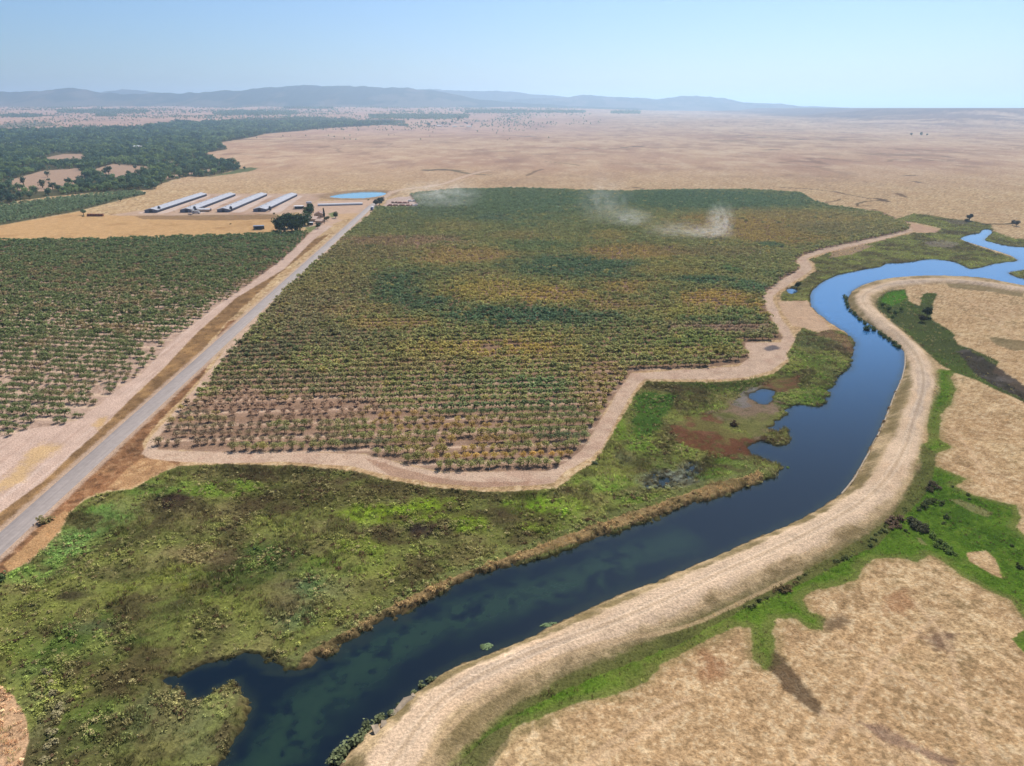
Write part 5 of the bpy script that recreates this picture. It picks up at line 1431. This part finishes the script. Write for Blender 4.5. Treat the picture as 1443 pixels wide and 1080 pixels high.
x, y = P(524.5, 296.5)
t = empty('truck', x, y, .15, R(-3), 'white box truck with a blue cab at the far end of the paved road', 'truck')
boxes('cargo_box', [(0, 2.2, 2.35, 2.5, 6.2, 2.7)], MW, t)
boxes('cab', [(0, -2.1, 1.55, 2.3, 2.1, 1.9), (0, -1.7, 2.6, 2.2, 1.3, .4)], MBLUE, t)
boxes('windscreen', [(0, -3.18, 1.95, 2.0, .06, .8)], MGLASS, t)
boxes('chassis', [(0, 1.2, .75, 1.2, 8.2, .35)], MDARK, t)
boxes('bumper', [(0, -3.25, .6, 2.3, .2, .35)], MGREY, t)
for s in (-1, 1):
    boxes('headlight', [(s * .85, -3.2, 1.0, .35, .08, .25)], MW, t)
    for yy_ in (-2.1, 4.0): wheel(t, s * 1.05, yy_)
x, y = P(276, 301.5)
t = empty('camper', x, y, 0, R(80), 'white camper parked before the second poultry barn', 'camper')
boxes('body', [(0, 0, 2.0, 2.5, 8.5, 2.6), (0, -4.7, 1.3, 2.3, 1.2, 1.2)], MW, t)
boxes('window', [(1.27, 1.5, 2.4, .06, 2.0, .8)], MGLASS, t); boxes('window', [(-1.27, 1.5, 2.4, .06, 2.0, .8)], MGLASS, t); boxes('stripe', [(1.27, 0, 1.2, .04, 8.3, .3)], MBLUE, t)
for s in (-1, 1):
    for yy_ in (-3.6, 2.6): wheel(t, s * 1.1, yy_, .42)
house(288.5, 298.2, 5, 14, 2.6, 3.6, 86, MTAN, MW, 'low white-roofed trailer home beside the second barn', 'trailer_home', 'trailer', 4)
x, y = P(268.5, 303)
t = empty('flatbed_trailer', x, y, 0, R(60), 'dark flat trailer left of the white camper', 'trailer')
boxes('deck', [(0, 0, .95, 2.4, 7, .25)], MDARK, t)
for s in (-1, 1):
    for yy_ in (-1, 1.4): wheel(t, s * 1.0, yy_, .42)
# rusty stack in the golden field, crates in the yard
x0, y0 = P(134.5, 305)
for k_ in range(6):
    t_ = empty('bale_stack', x0 + (k_ - 2.5) * 2.9, y0 + .3 * (k_ % 2), 0, R(2 * (k_ % 3)), ('rusty brown stack of bales in the long row left of the barns'), 'bale stack', 'rusty brown row of bale stacks')
    boxes('bale', [(0, 0, .65, 2.5, 2.6, 1.3)], MRUST, t_); boxes('bale', [(0, .1, 1.96, 2.4, 2.4, 1.3)], MRUST, t_)
for k_, (px, py, l_, m_, lb) in enumerate([(551, 290.3, 10, MPINK, 'pink-brown crate stack nearest the dark tree by the road'), (562, 290.5, 11, MWOOD, 'pale crate stack in the front row of the yard, left of middle'), (574, 290.6, 12, MPINK, 'long pink-brown crate stack in the front row of the yard'), (585, 290.2, 8, MW, 'white-topped stack at the orchard corner of the yard'),
                                          (568, 286.8, 16, MPINK, 'long pink-brown crate stack in the middle of the yard'), (580, 284.2, 10, MW, 'white stack at the back of the yard'), (556, 286.5, 8, MWOOD, 'weathered crate stack at the back left of the yard')]):
    x, y = P(px, py)
    t_ = empty('crate_stack', x, y, 0, R(2), lb, 'crate stack', 'crate stacks in the yard')
    n_ = max(3, int(l_ / 1.5))
    for i_ in range(n_):
        for j_ in range(2 if (i_ + k_) % 4 else 1):
            boxes('crate', [((i_ - n_ / 2 + .5) * 1.5, 0, .5 + j_ * 1.02, 1.4, 2.4, .98)], m_, t_)
# farm trees
for px, py, h_, c_, lb, k_ in [(401, 329.5, 20, (52, 66, 48), 'huge dark tree leftmost of the farmyard grove', 0), (412, 328, 18, (48, 60, 46), 'dark tree in the middle of the farmyard grove', 1), (423, 326, 19, (54, 70, 46), 'tall dark tree right of the middle of the grove', 2), (430, 318, 15, (58, 78, 46), 'green tree behind the grove next to the tan farmhouse', 3),
                               (437, 308, 17, (56, 74, 48), 'green tree rising behind the grove, farthest from the orchard', 4), (408, 322, 17, (50, 64, 48), 'dark tree at the back of the grove', 2), (417, 329, 15, (56, 70, 48), 'lower dark tree in front of the grove at the orchard edge', 1), (394, 327, 13, (58, 72, 50), 'smaller tree at the left end of the farmyard grove', 3), (448, 322.5, 6, (58, 68, 44), 'round bushy tree before the small tan building', 1), (473, 307.5, 7.5, (60, 72, 50), 'small round tree on the watered lawn', 3),
                               (461, 311.5, 5.5, (64, 76, 48), 'low bushy tree at the foot of the cypress', 0), (530, 291, 9, (66, 70, 62), 'grey-green tree beside the white truck', 4), (535, 289.5, 10, (62, 66, 58), 'tall grey-green tree right of the truck', 1), (538, 286, 8, (66, 72, 60), 'grey-green tree between truck and pond', 2)]:
    tree_at(px, py, h_, c_, lb, 'farm_tree', 'tree', k_)
x, y = P(457.5, 315.5)
V, t_ = crown_template(990, 300, 9, 1.3, 9, 9.0, .5, .5, 1.0)
cm = quad_mesh('crown', V, np.arange(len(V)).reshape(-1, 4), M_LEAF_OBJ, np.repeat(t_[:, None], 3, 1))
tree_object('cypress', cm, tm_s, (x, y, 0), 1.0, lin((46, 58, 44)) * K * 1.5, 'tall narrow cypress between the two farmhouses and the road', 'cypress')
for px, py, r_, lb in [(245, 298.5, .9, 'low bush on the bare pad near the second barn'), (387, 302.5, 1.8, 'low bush at the barn pad edge right of the last barn'), (118, 306, 2.4, 'dark bush left of the rusty bale row'), (325, 317, 1.5, 'lone dark bush in the golden field'), (519, 283, 2, 'low bush on the pond bank')]:
    bush(px, py, r_, (84, 84, 60), lb)
# utility poles
def pole(px, py, h, label, group='utility poles of the farm'):
    x, y = P(px, py); r = empty('utility_pole', x, y, float(ground_z(x, y)[0]), R(10), label, 'pole', group)
    qmesh('mast', [tube((0, 0, -.3), (0, 0, h), .17, .12, 6)], MWOOD, r)
    boxes('crossarm', [(0, -.15, h - .7, 2.4, .12, .14)], MWOOD, r)
    for k_ in (-1, 0, 1): boxes('insulator', [(k_ * 1.0, -.15, h - .55, .12, .12, .2)], MGREY, r)
pole(441, 302, 11, 'thin utility pole rising behind the tan farmhouse')
pole(270, 300, 11, 'thin utility pole before the second poultry barn')
# white farm roofs and cars in the wood, the hamlet on the plain
house(190, 208.5, 16, 34, 4, 7, 88, MTAN, MW, 'longer white-roofed barn in the river wood clearing', 'barn', 'barn', 3)
house(206, 208.8, 14, 26, 4, 6.5, 92, MTAN, MW, 'shorter white-roofed barn right of the longer one in the wood', 'barn', 'barn', 3)
house(22, 203, 14, 30, 4, 6.5, 85, MTAN, MW, 'white-roofed barn far left in the river wood', 'barn', 'barn', 3)
for k_, (px, py, m_, lb) in enumerate([(608, 180.5, MTANR, 'pinkish-roofed house leftmost in the far hamlet'), (619, 180.8, MW, 'white-roofed house second from left in the far hamlet'), (629, 181, MTANR, 'pinkish-roofed house in the middle of the far hamlet'), (641, 181, MW, 'white-roofed house right of the hamlet middle'), (651, 180.6, MTANR, 'pinkish-roofed house second from right in the far hamlet'), (661, 181, MW, 'white-roofed house rightmost in the far hamlet'), (645, 178.6, MTANR, 'pinkish-roofed house at the back of the far hamlet')]):
    house(px, py, 14, 26, 4, 7, 80 + 5 * k_, MTAN, m_, lb, 'house', 'house', 2)
for k_, px in enumerate((602, 605, 604, 612, 616, 624, 634, 637, 646, 655, 658, 648, 665)):
    tree_at(px, (172.5, 180, 180.5, 181, 179, 179.5, 180, 178.5, 176.5, 178.5, 179.5, 175.5, 180)[k_], 13 + 5 * (k_ % 3), (70, 82, 62), 'dark tree between the houses of the far hamlet', 'hamlet_tree', 'tree', k_, 'trees of the far hamlet')

# ------------------------------------------------------------------ concrete ledge along the levee foot
def ledge(pts, label, wd=1.1, ht=.55, name='concrete_ledge', a=0.0):
    pl = smooth_open(poly(pts, WZ), 2); n_ = len(pl)
    tg = np.gradient(pl, axis=0); tg /= np.linalg.norm(tg, axis=1)[:, None]; nr_ = np.stack([-tg[:, 1], tg[:, 0]], 1)
    wob = fbm(pl[:, 1] / 5, pl[:, 0] / 5, 33, 2) * .12
    L0, L1 = pl - nr_ * (wd / 2) + nr_ * wob[:, None], pl + nr_ * (wd / 2) + nr_ * wob[:, None]
    zt = WZ + ht + wob * .5; q = []
    for i_ in range(n_ - 1):
        A = lambda p_, z_, i=i_: (p_[i][0], p_[i][1], z_)
        B = lambda p_, z_, i=i_ + 1: (p_[i][0], p_[i][1], z_)
        q += [np.array([A(L0, zt[i_]), B(L0, zt[i_ + 1]), B(L1, zt[i_ + 1]), A(L1, zt[i_])]), np.array([A(L0, WZ - .6), B(L0, WZ - .6), B(L0, zt[i_ + 1]), A(L0, zt[i_])]), np.array([B(L1, WZ - .6), A(L1, WZ - .6), A(L1, zt[i_]), B(L1, zt[i_ + 1])])]
    q += [np.array([(*L0[0], WZ - .6), (*L0[0], zt[0]), (*L1[0], zt[0]), (*L1[0], WZ - .6)]), np.array([(*L0[-1], WZ - .6), (*L1[-1], WZ - .6), (*L1[-1], zt[-1]), (*L0[-1], zt[-1])])]
    return tag(qmesh(name, q, MCONC), label, 'concrete ledge')
ledge([(1275, 497), (1276, 510), (1273, 528), (1268, 542), (1261, 556), (1255, 572), (1246, 596), (1236, 616), (1226, 636), (1214, 657), (1206, 672), (1197, 684), (1186, 697)], 'pale concrete ledge curving along the water at the outer levee bend', .5, .32)
for k_, (px, py, w_, lb) in enumerate([(577, 985, 1.8, 'pale concrete slab highest on the eroded near bank'), (566, 994, 2.4, 'long pale concrete slab below the highest slab'), (556, 1002, 1.4, 'broken concrete slab in the middle of the eroded bank'), (541, 1024, 1.6, 'pale concrete slab between the grey-green bushes'), (531, 1034, 2.2, 'lowest pale concrete slab on the near bank'), (582, 980, 1.0, 'small concrete piece beside the highest slab')]):
    x, y = P(px, py, -.4); z = float(ground_z(x, y)[0])
    V = np.array([[a * w_ * (1 + .2 * rng.normal()), b * (.5 + .1 * rng.normal()) * w_ * .7, c_] for c_ in (-.25, .25) for a, b in ((-.5, -1), (.5, -.9), (.6, .8), (-.45, 1))])
    q = [V[[0, 3, 2, 1]], V[[4, 5, 6, 7]], V[[0, 1, 5, 4]], V[[1, 2, 6, 5]], V[[2, 3, 7, 6]], V[[3, 0, 4, 7]]]
    o = qmesh('concrete_slab', q, MCONC, None, (x, y, z + .12)); o.rotation_euler = (R(12), R(-8), R(40 + 20 * k_))
    tag(o, lb, 'concrete slab')

# ------------------------------------------------------------------ dust raised by the harvest
def dust(name, px, py, w, h, dens, seed, label, lean=.0, depth=.6):
    x, y = P(px, py)
    s = mpp(x, y)
    W_, H_ = w * s / 2, h * s
    th = np.linspace(0, math.pi, 9); ph = np.arange(16) * 2 * math.pi / 16
    V = np.array([[math.sin(a) * math.cos(b), math.sin(a) * math.sin(b), math.cos(a)] for a in th for b in ph])
    q = [[i_ * 16 + j_, (i_ + 1) * 16 + j_, (i_ + 1) * 16 + (j_ + 1) % 16, i_ * 16 + (j_ + 1) % 16] for i_ in range(8) for j_ in range(16)]
    m, nt, out = nodes('dust')
    v = nd(nt, 'ShaderNodeVolumePrincipled'); v.inputs['Color'].default_value = (.96, .94, .90, 1); v.inputs['Anisotropy'].default_value = .2
    tc = nd(nt, 'ShaderNodeTexCoord')
    ln = nd(nt, 'ShaderNodeVectorMath', operation='LENGTH'); nt.links.new(tc.outputs['Object'], ln.inputs[0])
    fall = math_n(nt, 'SUBTRACT', 1.0, ln.outputs['Value'])
    n = nd(nt, 'ShaderNodeTexNoise'); n.noise_dimensions = '4D'; n.inputs['W'].default_value = seed; n.inputs['Scale'].default_value = 4.6; n.inputs['Distortion'].default_value = .8; n.inputs['Detail'].default_value = 6; n.inputs['Roughness'].default_value = .65
    nt.links.new(tc.outputs['Object'], n.inputs['Vector'])
    a = math_n(nt, 'SUBTRACT', n.outputs['Fac'], .46)
    a = math_n(nt, 'MAXIMUM', a, 0.0)
    a = math_n(nt, 'MULTIPLY', a, math_n(nt, 'POWER', math_n(nt, 'MAXIMUM', fall, 0.0), 1.3))
    nt.links.new(math_n(nt, 'MULTIPLY', a, dens), v.inputs['Density'])
    nt.links.new(v.outputs[0], out.inputs['Volume'])
    o = link(name, quad_mesh(name, V, np.array(q), m), None, (x, y, H_ * .52))
    o.scale = (W_, W_ * depth, H_ * .62); o.rotation_euler = (0, R(lean), 0)
    return tag(o, label, 'dust cloud', kind='stuff')


dust('dust_plume', 1012, 338, 50, 50, .55, 3, 'pale upright dust plume rising from the golden rows', -12, .9)
dust('dust_trail', 1000, 339, 90, 20, .36, 9, 'dense low dust at the foot of the upright plume')
dust('dust_trail', 955, 338, 120, 26, .18, 5, 'low dust trail drifting left of the upright plume')
dust('dust_trail', 888, 322, 80, 28, .3, 8, 'low pale dust cloud over the green rows')
dust('dust_drift', 850, 320, 100, 70, .14, 12, 'tall thin dust drift over the back of the orchard', 30)
dust('dust_drift', 620, 295, 150, 40, .16, 15, 'faint grey dust veil over the orchard corner by the yard')

# ------------------------------------------------------------------ mountains on the horizon
def ridge(name, D, depth, prof, seed, col, rough=1.0, label=None, spur=900.0):
    """a range whose crest stands D metres off; prof = skyline of the photograph"""
    px = np.array([p[0] for p in prof], float); py = np.array([p[1] for p in prof], float)
    zc = D * CP + H * SP
    xs = (px - CX) / F * zc
    zs = H + D * np.tan(np.arctan((CY - py) / F) - PITCH)
    nx, ny = 620, 60
    x = np.linspace(xs[0], xs[-1], nx); y = np.linspace(D - depth, D + depth * .7, ny)
    XX, YY = np.meshgrid(x, y)
    crest = np.interp(XX, xs, zs)
    t = np.clip(1 - np.abs(YY - D) / np.where(YY < D, depth, depth * .7), 0, 1)
    rav = np.abs(fbm(XX / spur, YY / (spur * 2.2), seed, 5))
    crest = crest + (np.abs(fbm(XX / 420, XX * 0 + seed, seed + 5, 5)) * -44 + 14 + fbm(XX / 130, XX * 0 + 3, seed + 6, 3) * 7) * np.clip((crest - 60) / 150, 0, 1)
    Z = crest * (t ** (1.15)) * (1 - .55 * rav * (1 - t) ** .6 * rough) + (fbm(XX / 500, YY / 500, seed + 3, 4) * 22 * rough) * (1 - t * .7) * sstep(0, .15, t)
    Z -= 14 * (1 - sstep(0, .12, t))
    V = np.stack([XX.ravel(), YY.ravel(), Z.ravel()], 1)
    i = np.arange(ny - 1)[:, None] * nx + np.arange(nx - 1)[None, :]
    Fq = np.stack([i, i + 1, i + 1 + nx, i + nx], -1).reshape(-1, 4)
    g = fbm(XX / 260, YY / 320, seed + 9, 5).ravel(); g2 = fbm(XX / 1300, YY / 1500, seed + 11, 3).ravel()
    C = np.empty((len(V), 3)); C[:] = lin(col[0])
    C += (lin(col[1]) - C) * sstep(-.1, .3, g + g2 * .5 + (t.ravel() - .45) * .9)[:, None]
    tag(link(name, quad_mesh(name, V, Fq, M_GROUND, C * K, True)), kind='structure')


ridge('mountains', 10500, 2000, [(-420, 140), (-200, 133), (-60, 130), (0, 130), (40, 129), (75, 127), (105, 124.5), (122, 124.5), (140, 128), (175, 132), (205, 134), (225, 130), (250, 129.5), (280, 131), (310, 129),
      (345, 127), (375, 124), (405, 121.5), (440, 121), (500, 121.5), (550, 122.5), (585, 124), (610, 128), (640, 134), (670, 139), (710, 143), (760, 147), (820, 150), (900, 153)], 61, [(124, 114, 100), (74, 80, 70)])
ridge('distant_mountains', 12300, 1800, [(500, 150), (600, 146), (680, 144), (740, 140), (790, 138), (815, 134.5), (850, 135), (885, 136.5), (920, 139), (945, 137.5), (970, 135), (985, 135.5), (1010, 138), (1050, 144), (1090, 147), (1100, 146),
      (1120, 148.5), (1160, 150.5), (1200, 152), (1260, 154)], 71, [(120, 106, 96), (72, 74, 66)])
ridge('farthest_mountains', 13800, 1800, [(-100, 140), (80, 136), (150, 129), (178, 126), (200, 127.5), (240, 132), (400, 134), (560, 128), (620, 125.5), (660, 128), (700, 127.5), (740, 131), (780, 135), (850, 141), (960, 148)], 81, [(130, 118, 108), (90, 90, 82)])

# ------------------------------------------------------------------ air
def haze():
    x0, x1, y0, y1, z0, z1 = -40000, 40000, -2500, 42000, -14.0, 500.0
    V = np.array([[x, y, z] for z in (z0, z1) for y in (y0, y1) for x in (x0, x1)])
    Fq = np.array([[0, 2, 3, 1], [4, 5, 7, 6], [0, 1, 5, 4], [2, 6, 7, 3], [0, 4, 6, 2], [1, 3, 7, 5]])
    m, nt, out = nodes('haze')
    v = nd(nt, 'ShaderNodeVolumePrincipled')
    v.inputs['Color'].default_value = (.58, .79, 1.0, 1); v.inputs['Density'].default_value = HAZE_D; v.inputs['Anisotropy'].default_value = .68
    nt.links.new(v.outputs[0], out.inputs['Volume'])
    tag(link('haze', quad_mesh('haze', V, Fq, m)), kind='stuff')


HAZE_D = 8.8e-5
haze()

# ------------------------------------------------------------------ sky, sun, camera
w = bpy.data.worlds.new('World'); SC.world = w; w.use_nodes = True
nt = w.node_tree; nt.nodes.clear()
sky = nt.nodes.new('ShaderNodeTexSky'); sky.sky_type = 'NISHITA'; sky.sun_disc = False
sky.sun_elevation = SUN_EL; sky.sun_rotation = SUN_AZ; sky.altitude = 0; sky.air_density = 1.0; sky.dust_density = .9; sky.ozone_density = 10.0
bg = nt.nodes.new('ShaderNodeBackground'); bg.inputs['Strength'].default_value = .060
wo = nt.nodes.new('ShaderNodeOutputWorld')
nt.links.new(sky.outputs[0], bg.inputs[0]); nt.links.new(bg.outputs[0], wo.inputs[0])
L = bpy.data.lights.new('sun', 'SUN'); L.energy = 4.6; L.angle = R(.53); L.color = (1, .95, .87)
so = link('sun', L)
so.rotation_euler = Vector((math.sin(SUN_AZ) * math.cos(SUN_EL), math.cos(SUN_AZ) * math.cos(SUN_EL), math.sin(SUN_EL))).to_track_quat('Z', 'Y').to_euler()
so.location = (0, 0, 900)
cam = bpy.data.cameras.new('camera'); cam.sensor_width = 36; cam.sensor_fit = 'HORIZONTAL'; cam.lens = 36 * F / 1443
cam.clip_start = 1; cam.clip_end = 90000
co = link('camera', cam, None, (0, 0, H)); co.rotation_euler = (math.pi / 2 - PITCH, 0, 0)
SC.camera = co
SC.view_settings.view_transform = 'Standard'; SC.view_settings.look = 'None'; SC.view_settings.exposure = 1.0; SC.view_settings.gamma = 1
SC.cycles.use_denoising = True
SC.cycles.volume_bounces = 1
SC.cycles.max_bounces = 8; SC.cycles.diffuse_bounces = 3; SC.cycles.transmission_bounces = 4; SC.cycles.glossy_bounces = 3
